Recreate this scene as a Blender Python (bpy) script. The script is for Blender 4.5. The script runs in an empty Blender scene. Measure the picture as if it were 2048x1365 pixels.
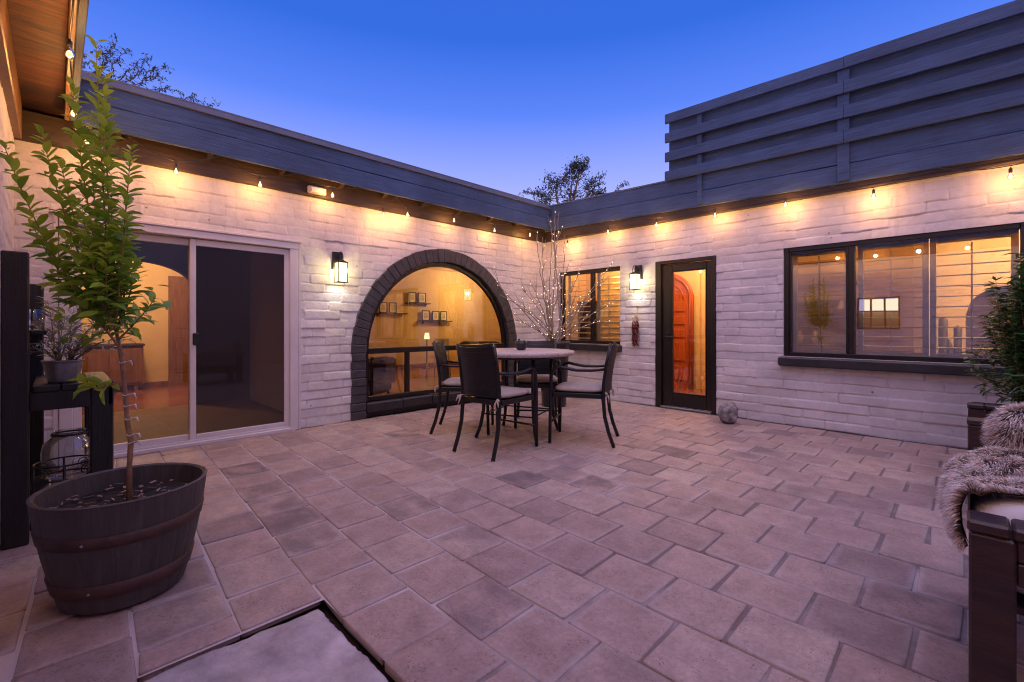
import bpy, math, random
import numpy as np
from mathutils import Vector, Matrix
R = math.radians
PI = math.pi
rng = np.random.default_rng(7)
random.seed(7)
scn = bpy.context.scene
col = scn.collection

# ------------------------------------------------------------------ camera
# corner of the courtyard = origin; left wing wall is the plane x = 0, rear wing wall starts at the origin and runs along +x
CX, CY, CH, FOC, HY = 5.32, -6.17, 1.15, 915.0, 653.0
cam = bpy.data.cameras.new('camera'); camo = bpy.data.objects.new('camera', cam); col.objects.link(camo)
camo.location = (CX, CY, CH); camo.rotation_euler = (R(90), 0, R(45))
cam.sensor_width = 36; cam.lens = FOC / 2048 * 36; cam.shift_y = (HY - 682.5) / 2048
cam.clip_start = 0.02; cam.clip_end = 2000
scn.camera = camo
S2 = 0.5 ** 0.5
def at(x, y, d):
    """world point seen at photo pixel x, y (2048 wide) at depth d"""
    r = (x - 1024) / FOC * d; z = (HY - y) / FOC * d
    return Vector((CX + S2 * (r - d), CY + S2 * (r + d), CH + z))

# ------------------------------------------------------------------ helpers
class MB:
    def __init__(s): s.v = []; s.f = []; s.sm = []
    def add(s, vs, fs, smooth=False):
        n = len(s.v); s.v.extend([tuple(p) for p in vs]); s.f.extend([tuple(i + n for i in f) for f in fs]); s.sm.extend([smooth] * len(fs)); return s
    def box(s, lo, hi, b=0.004, mat=None):
        lo = Vector(lo); hi = Vector(hi)
        for i in range(3):
            if lo[i] > hi[i]: lo[i], hi[i] = hi[i], lo[i]
        b = min(b, min(hi - lo) * 0.45)
        vs = []; idx = {}
        for sx in (0, 1):
            for sy in (0, 1):
                for sz in (0, 1):
                    c = [(lo, hi)[k][i] for i, k in enumerate((sx, sy, sz))]
                    d = [1 - 2 * k for k in (sx, sy, sz)]
                    for a in range(3):
                        p = [c[i] + d[i] * b for i in range(3)]; p[a] = c[a]
                        idx[(sx, sy, sz, a)] = len(vs); vs.append(Vector(p))
        fs = []
        cen = (lo + hi) / 2
        def face(ids):
            ps = [vs[i] for i in ids]; n = (ps[1] - ps[0]).cross(ps[2] - ps[0]); m = sum(ps, Vector()) / len(ps)
            if n.dot(m - cen) < 0: ids = ids[::-1]
            fs.append(ids)
        for a in range(3):
            o = [i for i in range(3) if i != a]
            for k in (0, 1):
                ids = []
                for p, q in ((0, 0), (1, 0), (1, 1), (0, 1)):
                    t = [0, 0, 0]; t[a] = k; t[o[0]] = p; t[o[1]] = q; ids.append(idx[(*t, a)])
                face(ids)
            for p in (0, 1):
                for q in (0, 1):
                    t0 = [0, 0, 0]; t0[o[0]] = p; t0[o[1]] = q; t1 = list(t0); t1[a] = 1
                    face([idx[(*t0, o[0])], idx[(*t1, o[0])], idx[(*t1, o[1])], idx[(*t0, o[1])]])
        for sx in (0, 1):
            for sy in (0, 1):
                for sz in (0, 1): face([idx[(sx, sy, sz, a)] for a in range(3)])
        if mat is not None: vs = [mat @ p for p in vs]
        return s.add(vs, fs)
    def tube(s, pts, rad, n=8, caps=True, flat=1.0):
        pts = [Vector(p) for p in pts]
        if not hasattr(rad, '__len__'): rad = [rad] * len(pts)
        vs = []; fs = []; up = None
        for i, p in enumerate(pts):
            t = (pts[min(i + 1, len(pts) - 1)] - pts[max(i - 1, 0)]).normalized()
            if up is None:
                up = Vector((0, 0, 1)) if abs(t.z) < 0.9 else Vector((1, 0, 0))
            u = (up - t * up.dot(t)).normalized(); w = t.cross(u); up = u
            for k in range(n):
                a = 2 * PI * k / n
                vs.append(p + (u * math.cos(a) * flat + w * math.sin(a)) * rad[i])
        for i in range(len(pts) - 1):
            for k in range(n):
                a = i * n + k; b = i * n + (k + 1) % n
                fs.append((a, b, b + n, a + n))
        if caps:
            fs.append(tuple(range(n))[::-1]); fs.append(tuple(range((len(pts) - 1) * n, len(pts) * n)))
        return s.add(vs, fs, True)
    def lathe(s, prof, n=32, c=(0, 0, 0), close=False):
        vs = []; fs = []
        for r, z in prof:
            for k in range(n):
                a = 2 * PI * k / n; vs.append((c[0] + r * math.cos(a), c[1] + r * math.sin(a), c[2] + z))
        for i in range(len(prof) - 1):
            for k in range(n):
                a = i * n + k; b = i * n + (k + 1) % n; fs.append((a, b, b + n, a + n))
        if close:
            fs.append(tuple(range(n))[::-1]); fs.append(tuple(range((len(prof) - 1) * n, len(prof) * n)))
        return s.add(vs, fs, True)
    def sphere(s, c, r, n=10, m=6):
        sc = r if hasattr(r, '__len__') else (r, r, r)
        vs = [(c[0], c[1], c[2] - sc[2])]; fs = []
        for i in range(1, m):
            ph = -PI / 2 + PI * i / m
            for k in range(n):
                a = 2 * PI * k / n
                vs.append((c[0] + sc[0] * math.cos(ph) * math.cos(a), c[1] + sc[1] * math.cos(ph) * math.sin(a), c[2] + sc[2] * math.sin(ph)))
        vs.append((c[0], c[1], c[2] + sc[2])); L = len(vs) - 1
        for k in range(n): fs.append((0, 1 + (k + 1) % n, 1 + k)); fs.append((L, L - n + k, L - n + (k + 1) % n))
        for i in range(m - 2):
            for k in range(n):
                a = 1 + i * n + k; b = 1 + i * n + (k + 1) % n; fs.append((a, b, b + n, a + n))
        return s.add(vs, fs, True)
    def prism(s, poly, y0, y1):
        """polygon in x, z extruded along y"""
        n = len(poly)
        vs = [(x, y0, z) for x, z in poly] + [(x, y1, z) for x, z in poly]
        fs = [tuple(range(n)), tuple(range(n, 2 * n))[::-1]] + [((i + 1) % n, i, i + n, (i + 1) % n + n) for i in range(n)]
        return s.add(vs, fs)
    def build(s, name, mat, parent=None):
        me = bpy.data.meshes.new(name); me.from_pydata(s.v, [], s.f)
        me.polygons.foreach_set('use_smooth', s.sm); me.update()
        return link(name, me, mat, parent)

def link(name, me, mat, parent=None):
    o = bpy.data.objects.new(name, me); col.objects.link(o)
    for m in (mat if isinstance(mat, (list, tuple)) else [mat]): me.materials.append(m)
    if parent is not None: o.parent = parent
    return o
def npmesh(name, V, F, mat, parent=None, smooth=True, attrs=None):
    V = np.asarray(V, np.float32).reshape(-1, 3); F = np.asarray(F, np.int32); k = F.shape[1]
    me = bpy.data.meshes.new(name)
    me.vertices.add(len(V)); me.vertices.foreach_set('co', V.ravel())
    me.loops.add(F.size); me.loops.foreach_set('vertex_index', F.ravel())
    me.polygons.add(len(F)); me.polygons.foreach_set('loop_start', np.arange(0, F.size, k, dtype=np.int32))
    me.polygons.foreach_set('use_smooth', np.full(len(F), smooth))
    me.update(calc_edges=True)
    for an, av in (attrs or {}).items():
        a = me.attributes.new(an, 'FLOAT', 'POINT'); a.data.foreach_set('value', np.asarray(av, np.float32))
    return link(name, me, mat, parent)
def tag(o, label=None, cat=None, group=None, kind=None):
    if label: o['label'] = label
    if cat: o['category'] = cat
    if group: o['group'] = group
    if kind: o['kind'] = kind
    return o
def empty(name, loc=(0, 0, 0), rz=0):
    o = bpy.data.objects.new(name, None); col.objects.link(o); o.location = loc; o.rotation_euler = (0, 0, rz); o.empty_display_size = 0.1; return o
def copy_tree(o, parent=None, keep=()):
    c = o.copy(); col.objects.link(c)
    if parent is not None: c.parent = parent
    for ch in list(o.children): copy_tree(ch, c)
    return c

# ------------------------------------------------------------------ materials
def newmat(name):
    m = bpy.data.materials.new(name); m.use_nodes = True; nt = m.node_tree; nt.nodes.clear()
    out = nt.nodes.new('ShaderNodeOutputMaterial'); return m, nt, out
def N(nt, t, **kw):
    n = nt.nodes.new(t)
    for k, v in kw.items():
        if k in n.inputs: n.inputs[k].default_value = v
        else: setattr(n, k, v)
    return n
def pr(name, c, rough=0.6, metal=0.0, var=0.25, scale=6.0, bump=0.0, bscale=40.0, stretch=(1, 1, 1), c2=None, spec=0.5, stain=0.0, detail=6.0, coat=0.0, subs=0.0):
    m, nt, out = newmat(name); b = N(nt, 'ShaderNodeBsdfPrincipled'); L = nt.links.new
    b.inputs['Roughness'].default_value = rough; b.inputs['Metallic'].default_value = metal; b.inputs['Specular IOR Level'].default_value = spec
    b.inputs['Coat Weight'].default_value = coat
    if subs: b.inputs['Subsurface Weight'].default_value = subs
    tc = N(nt, 'ShaderNodeTexCoord'); mp = N(nt, 'ShaderNodeMapping'); mp.inputs['Scale'].default_value = stretch
    L(tc.outputs['Object'], mp.inputs['Vector'])
    nz = N(nt, 'ShaderNodeTexNoise', Scale=scale, Detail=detail, Roughness=0.62); L(mp.outputs[0], nz.inputs['Vector'])
    rp = N(nt, 'ShaderNodeValToRGB'); L(nz.outputs['Fac'], rp.inputs[0])
    lo = [x * (1 - var) for x in c]; hi = list(c2) if c2 else [min(1, x * (1 + var)) for x in c]
    rp.color_ramp.elements[0].color = (*lo, 1); rp.color_ramp.elements[1].color = (*hi, 1)
    rp.color_ramp.elements[0].position = 0.3; rp.color_ramp.elements[1].position = 0.7
    last = rp.outputs[0]
    if stain:
        n2 = N(nt, 'ShaderNodeTexNoise', Scale=scale * 0.23, Detail=4.0, Roughness=0.6); L(tc.outputs['Object'], n2.inputs['Vector'])
        r2 = N(nt, 'ShaderNodeValToRGB'); L(n2.outputs['Fac'], r2.inputs[0]); r2.color_ramp.elements[0].position = 0.4; r2.color_ramp.elements[1].position = 0.62
        r2.color_ramp.elements[0].color = (1 - stain,) * 3 + (1,); r2.color_ramp.elements[1].color = (1, 1, 1, 1)
        mx = N(nt, 'ShaderNodeMix', data_type='RGBA', blend_type='MULTIPLY'); mx.inputs[0].default_value = 1
        L(last, mx.inputs[6]); L(r2.outputs[0], mx.inputs[7]); last = mx.outputs[2]
    L(last, b.inputs['Base Color'])
    mr = N(nt, 'ShaderNodeMapRange'); mr.inputs[3].default_value = max(0.02, rough - 0.12); mr.inputs[4].default_value = min(1, rough + 0.12)
    L(nz.outputs['Fac'], mr.inputs[0]); L(mr.outputs[0], b.inputs['Roughness'])
    if bump:
        n3 = N(nt, 'ShaderNodeTexNoise', Scale=bscale, Detail=5.0, Roughness=0.6); L(mp.outputs[0], n3.inputs['Vector'])
        bp = N(nt, 'ShaderNodeBump', Strength=bump, Distance=0.01); L(n3.outputs['Fac'], bp.inputs['Height']); L(bp.outputs[0], b.inputs['Normal'])
    L(b.outputs[0], out.inputs[0]); return m
def emis(name, c, st, mixt=0.0, sampling=True):
    m, nt, out = newmat(name); e = N(nt, 'ShaderNodeEmission', Strength=st); e.inputs[0].default_value = (*c, 1)
    if mixt:
        t = N(nt, 'ShaderNodeBsdfTransparent'); x = N(nt, 'ShaderNodeMixShader'); x.inputs[0].default_value = mixt
        nt.links.new(e.outputs[0], x.inputs[1]); nt.links.new(t.outputs[0], x.inputs[2]); nt.links.new(x.outputs[0], out.inputs[0])
    else: nt.links.new(e.outputs[0], out.inputs[0])
    if not sampling: m.cycles.emission_sampling = 'NONE'
    return m
def glass(name, tint=(0.95, 0.96, 0.96), gain=1.6, rough=0.0, base=0.03, bumps=0.0):
    m, nt, out = newmat(name); L = nt.links.new
    t = N(nt, 'ShaderNodeBsdfTransparent'); t.inputs[0].default_value = (*tint, 1)
    g = N(nt, 'ShaderNodeBsdfGlossy', Roughness=rough); g.inputs[0].default_value = (1, 1, 1, 1)
    f = N(nt, 'ShaderNodeFresnel', IOR=1.5); ma = N(nt, 'ShaderNodeMath', operation='MULTIPLY_ADD', use_clamp=True); ma.inputs[1].default_value = gain; ma.inputs[2].default_value = base
    L(f.outputs[0], ma.inputs[0]); x = N(nt, 'ShaderNodeMixShader'); L(ma.outputs[0], x.inputs[0]); L(t.outputs[0], x.inputs[1]); L(g.outputs[0], x.inputs[2]); L(x.outputs[0], out.inputs[0])
    if bumps:
        tc = N(nt, 'ShaderNodeTexCoord'); nz = N(nt, 'ShaderNodeTexNoise', Scale=2.2, Detail=1.0); L(tc.outputs['Object'], nz.inputs['Vector'])
        bp = N(nt, 'ShaderNodeBump', Strength=bumps, Distance=0.02); L(nz.outputs['Fac'], bp.inputs['Height']); L(bp.outputs[0], g.inputs['Normal'])
    return m
def leafmat(name, c, c2, rough=0.4, trans=0.35):
    m, nt, out = newmat(name); L = nt.links.new
    at_ = N(nt, 'ShaderNodeAttribute', attribute_name='tone'); rp = N(nt, 'ShaderNodeValToRGB'); L(at_.outputs['Fac'], rp.inputs[0])
    rp.color_ramp.elements[0].color = (*c, 1); rp.color_ramp.elements[1].color = (*c2, 1)
    b = N(nt, 'ShaderNodeBsdfPrincipled', Roughness=rough); L(rp.outputs[0], b.inputs['Base Color'])
    tr = N(nt, 'ShaderNodeBsdfTranslucent'); L(rp.outputs[0], tr.inputs[0])
    x = N(nt, 'ShaderNodeMixShader'); x.inputs[0].default_value = trans; L(b.outputs[0], x.inputs[1]); L(tr.outputs[0], x.inputs[2]); L(x.outputs[0], out.inputs[0]); return m

M = {}
M['paint'] = pr('white_masonry_paint', (0.70, 0.66, 0.63), 0.6, var=0.07, scale=9, bump=0.32, bscale=90, stain=0.16)
def weather(m):
    nt = m.node_tree; L = nt.links.new; b = next(n for n in nt.nodes if n.type == 'BSDF_PRINCIPLED'); src = b.inputs['Base Color'].links[0].from_socket
    tc = N(nt, 'ShaderNodeTexCoord'); mp = N(nt, 'ShaderNodeMapping'); mp.inputs['Scale'].default_value = (9, 9, 0.7); L(tc.outputs['Object'], mp.inputs['Vector'])
    n1 = N(nt, 'ShaderNodeTexNoise', Scale=1.0, Detail=6.0, Roughness=0.65); L(mp.outputs[0], n1.inputs['Vector'])
    r1 = N(nt, 'ShaderNodeMapRange'); r1.inputs[1].default_value = 0.56; r1.inputs[2].default_value = 0.75; r1.inputs[3].default_value = 1.0; r1.inputs[4].default_value = 0.80; L(n1.outputs['Fac'], r1.inputs[0])
    vo = N(nt, 'ShaderNodeTexVoronoi', Scale=4.2); L(tc.outputs['Object'], vo.inputs['Vector'])
    r2 = N(nt, 'ShaderNodeMapRange'); r2.inputs[1].default_value = 0.03; r2.inputs[2].default_value = 0.055; r2.inputs[3].default_value = 0.30; r2.inputs[4].default_value = 1.0; L(vo.outputs['Distance'], r2.inputs[0])
    n3 = N(nt, 'ShaderNodeTexNoise', Scale=16.0, Detail=8.0, Roughness=0.8); L(tc.outputs['Object'], n3.inputs['Vector'])
    r3 = N(nt, 'ShaderNodeMapRange'); r3.inputs[1].default_value = 0.64; r3.inputs[2].default_value = 0.74; r3.inputs[3].default_value = 1.0; r3.inputs[4].default_value = 0.62; L(n3.outputs['Fac'], r3.inputs[0])
    a = N(nt, 'ShaderNodeMath', operation='MULTIPLY'); L(r1.outputs[0], a.inputs[0]); L(r2.outputs[0], a.inputs[1]); a2 = N(nt, 'ShaderNodeMath', operation='MULTIPLY'); L(a.outputs[0], a2.inputs[0]); L(r3.outputs[0], a2.inputs[1])
    mx = N(nt, 'ShaderNodeMix', data_type='RGBA', blend_type='MULTIPLY'); mx.inputs[0].default_value = 1; L(src, mx.inputs[6]); L(a2.outputs[0], mx.inputs[7]); L(mx.outputs[2], b.inputs['Base Color'])
weather(M['paint'])
M['archbrick'] = pr('charcoal_painted_brick', (0.050, 0.046, 0.050), 0.5, var=0.35, scale=12, bump=0.5, bscale=60)
M['fascia'] = pr('grey_painted_board', (0.058, 0.097, 0.182), 0.6, var=0.38, scale=6, bump=0.7, bscale=14, stretch=(0.5, 7, 11), stain=0.3, detail=9)
M['frieze'] = pr('dark_stained_board', (0.042, 0.026, 0.017), 0.5, var=0.4, scale=5, bump=0.4, bscale=16, stretch=(0.8, 6, 9))
M['soffit'] = pr('aged_plywood', (0.030, 0.015, 0.008), 0.5, var=0.3, scale=2.4, bump=0.4, bscale=12, stretch=(15, 1.6, 4), c2=(0.33, 0.12, 0.032), stain=0.85, detail=8)
M['metal_edge'] = pr('painted_drip_edge', (0.14, 0.15, 0.18), 0.35, metal=0.3, var=0.1)
M['dframe'] = pr('black_brown_paint', (0.012, 0.0095, 0.0085), 0.32, var=0.2, scale=8, bump=0.15, bscale=30)
M['wframe'] = pr('white_vinyl', (0.66, 0.61, 0.60), 0.4, var=0.05, scale=5)
M['sill'] = pr('dark_sill_paint', (0.026, 0.025, 0.028), 0.4, var=0.3, scale=9, bump=0.5, bscale=30)
M['glass'] = glass('window_glass', gain=2.4, base=0.05, bumps=0.02)
M['doorglass'] = glass('door_glass', gain=1.8, base=0.04, bumps=0.02)
M['coated'] = glass('coated_window_glass', (0.9, 0.86, 0.8), gain=2.6, base=0.32, bumps=0.02)
M['screenmesh'] = None
M['shutter'] = pr('white_shutter', (0.62, 0.64, 0.60), 0.45, var=0.04)
M['black'] = pr('black_iron', (0.012, 0.012, 0.013), 0.42, metal=0.0, var=0.2, bump=0.1, bscale=90)
M['chair'] = pr('black_powder_coat', (0.007, 0.007, 0.008), 0.34, var=0.15, scale=20, bump=0.08, bscale=200)
M['cushion'] = pr('greige_canvas', (0.45, 0.365, 0.30), 0.9, var=0.10, scale=14, bump=0.35, bscale=260)
M['stone_top'] = pr('speckled_stone_top', (0.46, 0.375, 0.34), 0.35, var=0.35, scale=60, bump=0.05, bscale=90)
M['pot_dark'] = pr('dark_glazed_pot', (0.018, 0.018, 0.022), 0.3, var=0.3, scale=10)
M['branch'] = pr('bare_branch_bark', (0.33, 0.25, 0.18), 0.8, var=0.35, scale=30, bump=0.4, bscale=70)
M['fairy'] = emis('fairy_bulb', (1.0, 0.76, 0.50), 1.6, sampling=False)
M['barrel'] = pr('faux_oak_resin', (0.078, 0.064, 0.060), 0.55, var=0.35, scale=4, bump=0.4, bscale=18, stretch=(5, 5, 0.5), stain=0.3)
M['hoop'] = pr('rusted_hoop', (0.045, 0.026, 0.024), 0.55, metal=0.0, var=0.45, scale=7, bump=0.3, bscale=50, c2=(0.095, 0.043, 0.034))
M['soil'] = pr('potting_soil', (0.022, 0.016, 0.013), 0.95, var=0.6, scale=40, bump=1.0, bscale=60)
M['chip'] = pr('wood_chip', (0.30, 0.20, 0.14), 0.85, var=0.45, scale=30)
M['trunk'] = pr('young_bark', (0.26, 0.15, 0.085), 0.7, var=0.35, scale=25, bump=0.3, bscale=60)
M['citrus'] = leafmat('citrus_leaf', (0.085, 0.22, 0.018), (0.46, 0.62, 0.075))
M['olive'] = leafmat('olive_leaf', (0.10, 0.12, 0.07), (0.50, 0.50, 0.38), 0.55, 0.2)
M['ficus'] = leafmat('ficus_leaf', (0.028, 0.095, 0.024), (0.14, 0.27, 0.075), 0.38, 0.25)
M['spider'] = leafmat('variegated_leaf', (0.12, 0.17, 0.09), (0.55, 0.55, 0.42), 0.5, 0.3)
M['fartree'] = leafmat('far_tree_leaf', (0.045, 0.07, 0.06), (0.11, 0.15, 0.10), 0.6, 0.3)
M['blackwood'] = pr('black_stained_lumber', (0.012, 0.011, 0.012), 0.5, var=0.4, scale=5, bump=0.5, bscale=16, stretch=(6, 6, 0.7))
M['galv'] = pr('galvanised_steel', (0.30, 0.31, 0.33), 0.42, metal=0.7, var=0.25, scale=14, bump=0.1, bscale=30)
M['sofawood'] = pr('dark_walnut_stain', (0.035, 0.017, 0.015), 0.38, var=0.5, scale=4, bump=0.4, bscale=14, stretch=(0.8, 6, 6), coat=0.15)
M['white_fabric'] = pr('white_canvas', (0.68, 0.66, 0.66), 0.9, var=0.05, scale=20, bump=0.25, bscale=220)
M['rock'] = pr('granite_boulder', (0.21, 0.18, 0.18), 0.85, var=0.75, scale=22, bump=0.9, bscale=30, c2=(0.42, 0.38, 0.37))
M['chile'] = pr('dried_red_chile', (0.11, 0.012, 0.012), 0.25, var=0.6, scale=40, c2=(0.22, 0.03, 0.025))
M['raffia'] = pr('raffia_twine', (0.55, 0.42, 0.24), 0.9, var=0.3, scale=50)
M['plaster'] = pr('warm_plaster', (0.66, 0.50, 0.33), 0.8, var=0.05, scale=4, bump=0.15, bscale=20)
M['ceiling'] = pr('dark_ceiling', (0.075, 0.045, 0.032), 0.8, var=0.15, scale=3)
M['saltillo'] = None
M['oak'] = pr('brown_wood', (0.20, 0.095, 0.04), 0.4, var=0.35, scale=4, stretch=(8, 8, 0.8), bump=0.15, bscale=20)
M['redwood'] = pr('red_mahogany', (0.42, 0.10, 0.035), 0.38, var=0.25, scale=4, stretch=(8, 8, 0.8), bump=0.1, bscale=20)
M['mat_white'] = pr('picture_mat', (0.75, 0.68, 0.55), 0.8, var=0.05)
M['sketch'] = pr('botanical_print', (0.50, 0.44, 0.34), 0.8, var=0.5, scale=22)
M['darkfab'] = pr('dark_upholstery', (0.05, 0.03, 0.025), 0.9, var=0.4, scale=12)
M['tan'] = pr('tan_knit', (0.36, 0.20, 0.08), 0.95, var=0.3, scale=25, bump=0.6, bscale=60)
M['beige'] = pr('beige_plastic', (0.55, 0.47, 0.36), 0.5, var=0.08)
M['cactus'] = pr('dark_cactus_iron', (0.03, 0.028, 0.02), 0.6, var=0.4)
M['slab'] = pr('pale_concrete_slab', (0.54, 0.47, 0.47), 0.75, var=0.26, scale=9, bump=0.9, bscale=45, stain=0.35)
M['terrain'] = pr('desert_ground', (0.20, 0.16, 0.12), 0.95, var=0.3, scale=0.6)
M['white_pot'] = pr('cream_glazed_pot', (0.60, 0.54, 0.46), 0.5, var=0.12, scale=9, bump=0.2, bscale=20)
M['grey_pot'] = pr('charcoal_planter', (0.045, 0.047, 0.052), 0.6, var=0.2, scale=10, bump=0.2, bscale=40)
M['roof'] = pr('flat_roof_coating', (0.30, 0.29, 0.28), 0.9, var=0.2)
M['clear'] = glass('clear_jar_glass', (0.90, 0.92, 0.92), gain=0.8, base=0.02)
M['filament'] = emis('glowing_filament', (1.0, 0.70, 0.30), 8.0, sampling=False)
M['bulbglass'] = None
M['lantern'] = emis('lit_frosted_glass', (1.0, 0.88, 0.50), 2.0, mixt=0.35)
M['socket'] = pr('black_socket', (0.02, 0.018, 0.016), 0.5)
M['stand_in_glow'] = emis('reflection_glow', (1.0, 0.66, 0.28), 1.6)  # emission for the stand-in lamps that replace reflections in the glass
M['daywindow'] = emis('lit_window_pane', (1.0, 0.86, 0.62), 1.6)

def special():
    # bulb envelope: clear, with the globe's warm glow added as emission
    m, nt, out = newmat('lit_bulb_glass'); L = nt.links.new
    t = N(nt, 'ShaderNodeBsdfTransparent'); g = N(nt, 'ShaderNodeBsdfGlossy', Roughness=0.02); e = N(nt, 'ShaderNodeEmission', Strength=1.7); e.inputs[0].default_value = (1, 0.50, 0.10, 1)
    f = N(nt, 'ShaderNodeFresnel', IOR=1.45); x = N(nt, 'ShaderNodeMixShader'); x2 = N(nt, 'ShaderNodeMixShader'); x2.inputs[0].default_value = 0.5
    L(t.outputs[0], x2.inputs[1]); L(e.outputs[0], x2.inputs[2]); L(f.outputs[0], x.inputs[0]); L(x2.outputs[0], x.inputs[1]); L(g.outputs[0], x.inputs[2]); L(x.outputs[0], out.inputs[0])
    m.cycles.emission_sampling = 'NONE'; M['bulbglass'] = m
    # insect screen: fine dark mesh over the door glass
    m, nt, out = newmat('insect_screen'); L = nt.links.new
    t = N(nt, 'ShaderNodeBsdfTransparent'); t.inputs[0].default_value = (0.8, 0.8, 0.82, 1)
    d = N(nt, 'ShaderNodeBsdfPrincipled', Roughness=0.10); d.inputs['Base Color'].default_value = (0.045, 0.040, 0.042, 1)
    x = N(nt, 'ShaderNodeMixShader'); x.inputs[0].default_value = 0.36
    L(t.outputs[0], x.inputs[1]); L(d.outputs[0], x.inputs[2]); L(x.outputs[0], out.inputs[0]); M['screenmesh'] = m
    # terracotta tiles indoors
    m, nt, out = newmat('saltillo_floor'); L = nt.links.new; tc = N(nt, 'ShaderNodeTexCoord')
    br = N(nt, 'ShaderNodeTexBrick', Scale=1.0); br.offset = 0.0; br.inputs['Brick Width'].default_value = 0.42; br.inputs['Row Height'].default_value = 0.42; br.inputs['Mortar Size'].default_value = 0.012
    br.inputs['Color1'].default_value = (0.30, 0.10, 0.04, 1); br.inputs['Color2'].default_value = (0.21, 0.065, 0.03, 1); br.inputs['Mortar'].default_value = (0.12, 0.07, 0.045, 1)
    L(tc.outputs['Object'], br.inputs['Vector']); b = N(nt, 'ShaderNodeBsdfPrincipled', Roughness=0.22); L(br.outputs[0], b.inputs['Base Color']); L(b.outputs[0], out.inputs[0]); M['saltillo'] = m
    # fur: dark roots, pale tips (attribute 'along'), 'tone' varies each strand
    m, nt, out = newmat('frosted_faux_fur'); L = nt.links.new
    a = N(nt, 'ShaderNodeAttribute', attribute_name='along'); a2 = N(nt, 'ShaderNodeAttribute', attribute_name='tone')
    rp = N(nt, 'ShaderNodeValToRGB'); L(a.outputs['Fac'], rp.inputs[0])
    rp.color_ramp.elements[0].color = (0.060, 0.028, 0.019, 1); rp.color_ramp.elements[1].color = (0.93, 0.85, 0.81, 1)
    e = rp.color_ramp.elements.new(0.30); e.color = (0.30, 0.19, 0.145, 1)
    e = rp.color_ramp.elements.new(0.6); e.color = (0.80, 0.68, 0.61, 1)
    rp.color_ramp.elements[-1].position = 1.0
    mr = N(nt, 'ShaderNodeMapRange'); mr.inputs[3].default_value = 0.6; mr.inputs[4].default_value = 1.25; L(a2.outputs['Fac'], mr.inputs[0])
    mx = N(nt, 'ShaderNodeMix', data_type='RGBA', blend_type='MULTIPLY'); mx.inputs[0].default_value = 1; L(rp.outputs[0], mx.inputs[6]); L(mr.outputs[0], mx.inputs[7])
    b = N(nt, 'ShaderNodeBsdfPrincipled', Roughness=0.6); L(mx.outputs[2], b.inputs['Base Color']); L(b.outputs[0], out.inputs[0]); M['fur'] = m
    # paving tiles: 'tone' = kiln colour of each tile, 'smoke' = its dark firing stain
    m, nt, out = newmat('terracotta_paver'); L = nt.links.new; tc = N(nt, 'ShaderNodeTexCoord')
    a = N(nt, 'ShaderNodeAttribute', attribute_name='tone'); s = N(nt, 'ShaderNodeAttribute', attribute_name='smoke'); ed = N(nt, 'ShaderNodeAttribute', attribute_name='edge')
    rp = N(nt, 'ShaderNodeValToRGB'); L(a.outputs['Fac'], rp.inputs[0])
    rp.color_ramp.elements[0].color = (0.27, 0.195, 0.18, 1); rp.color_ramp.elements[1].color = (0.45, 0.345, 0.29, 1)
    e = rp.color_ramp.elements.new(0.5); e.color = (0.385, 0.272, 0.235, 1)
    n1 = N(nt, 'ShaderNodeTexNoise', Scale=7.0, Detail=7.0, Roughness=0.65); L(tc.outputs['Object'], n1.inputs['Vector'])
    mr = N(nt, 'ShaderNodeMapRange'); mr.inputs[1].default_value = 0.25; mr.inputs[2].default_value = 0.75; mr.inputs[3].default_value = 0.70; mr.inputs[4].default_value = 1.25; L(n1.outputs['Fac'], mr.inputs[0])
    mx = N(nt, 'ShaderNodeMix', data_type='RGBA', blend_type='MULTIPLY'); mx.inputs[0].default_value = 1; L(rp.outputs[0], mx.inputs[6]); L(mr.outputs[0], mx.inputs[7])
    n2 = N(nt, 'ShaderNodeTexNoise', Scale=5.0, Detail=3.0, Roughness=0.5); L(tc.outputs['Object'], n2.inputs['Vector'])
    r2 = N(nt, 'ShaderNodeMapRange'); r2.inputs[1].default_value = 0.36; r2.inputs[2].default_value = 0.60; L(n2.outputs['Fac'], r2.inputs[0])
    mu = N(nt, 'ShaderNodeMath', operation='MULTIPLY'); L(r2.outputs[0], mu.inputs[0]); L(s.outputs['Fac'], mu.inputs[1])
    m2 = N(nt, 'ShaderNodeMix', data_type='RGBA'); L(mu.outputs[0], m2.inputs[0]); L(mx.outputs[2], m2.inputs[6]); m2.inputs[7].default_value = (0.075, 0.062, 0.075, 1)
    # small pits
    vo = N(nt, 'ShaderNodeTexVoronoi', Scale=95.0); L(tc.outputs['Object'], vo.inputs['Vector'])
    n4 = N(nt, 'ShaderNodeTexNoise', Scale=11.0, Detail=2.0); L(tc.outputs['Object'], n4.inputs['Vector'])
    pm = N(nt, 'ShaderNodeMapRange'); pm.inputs[1].default_value = 0.16; pm.inputs[2].default_value = 0.30; L(vo.outputs['Distance'], pm.inputs[0])
    pk = N(nt, 'ShaderNodeMapRange'); pk.inputs[1].default_value = 0.5; pk.inputs[2].default_value = 0.62; pk.inputs[3].default_value = 1.0; pk.inputs[4].default_value = 0.0; L(n4.outputs['Fac'], pk.inputs[0])
    pit = N(nt, 'ShaderNodeMath', operation='MAXIMUM'); L(pm.outputs[0], pit.inputs[0]); L(pk.outputs[0], pit.inputs[1])
    ng = N(nt, 'ShaderNodeTexNoise', Scale=55.0, Detail=8.0, Roughness=0.75); L(tc.outputs['Object'], ng.inputs['Vector'])
    gr = N(nt, 'ShaderNodeMapRange'); gr.inputs[1].default_value = 0.3; gr.inputs[2].default_value = 0.7; gr.inputs[3].default_value = 0.78; gr.inputs[4].default_value = 1.2; L(ng.outputs['Fac'], gr.inputs[0])
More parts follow.
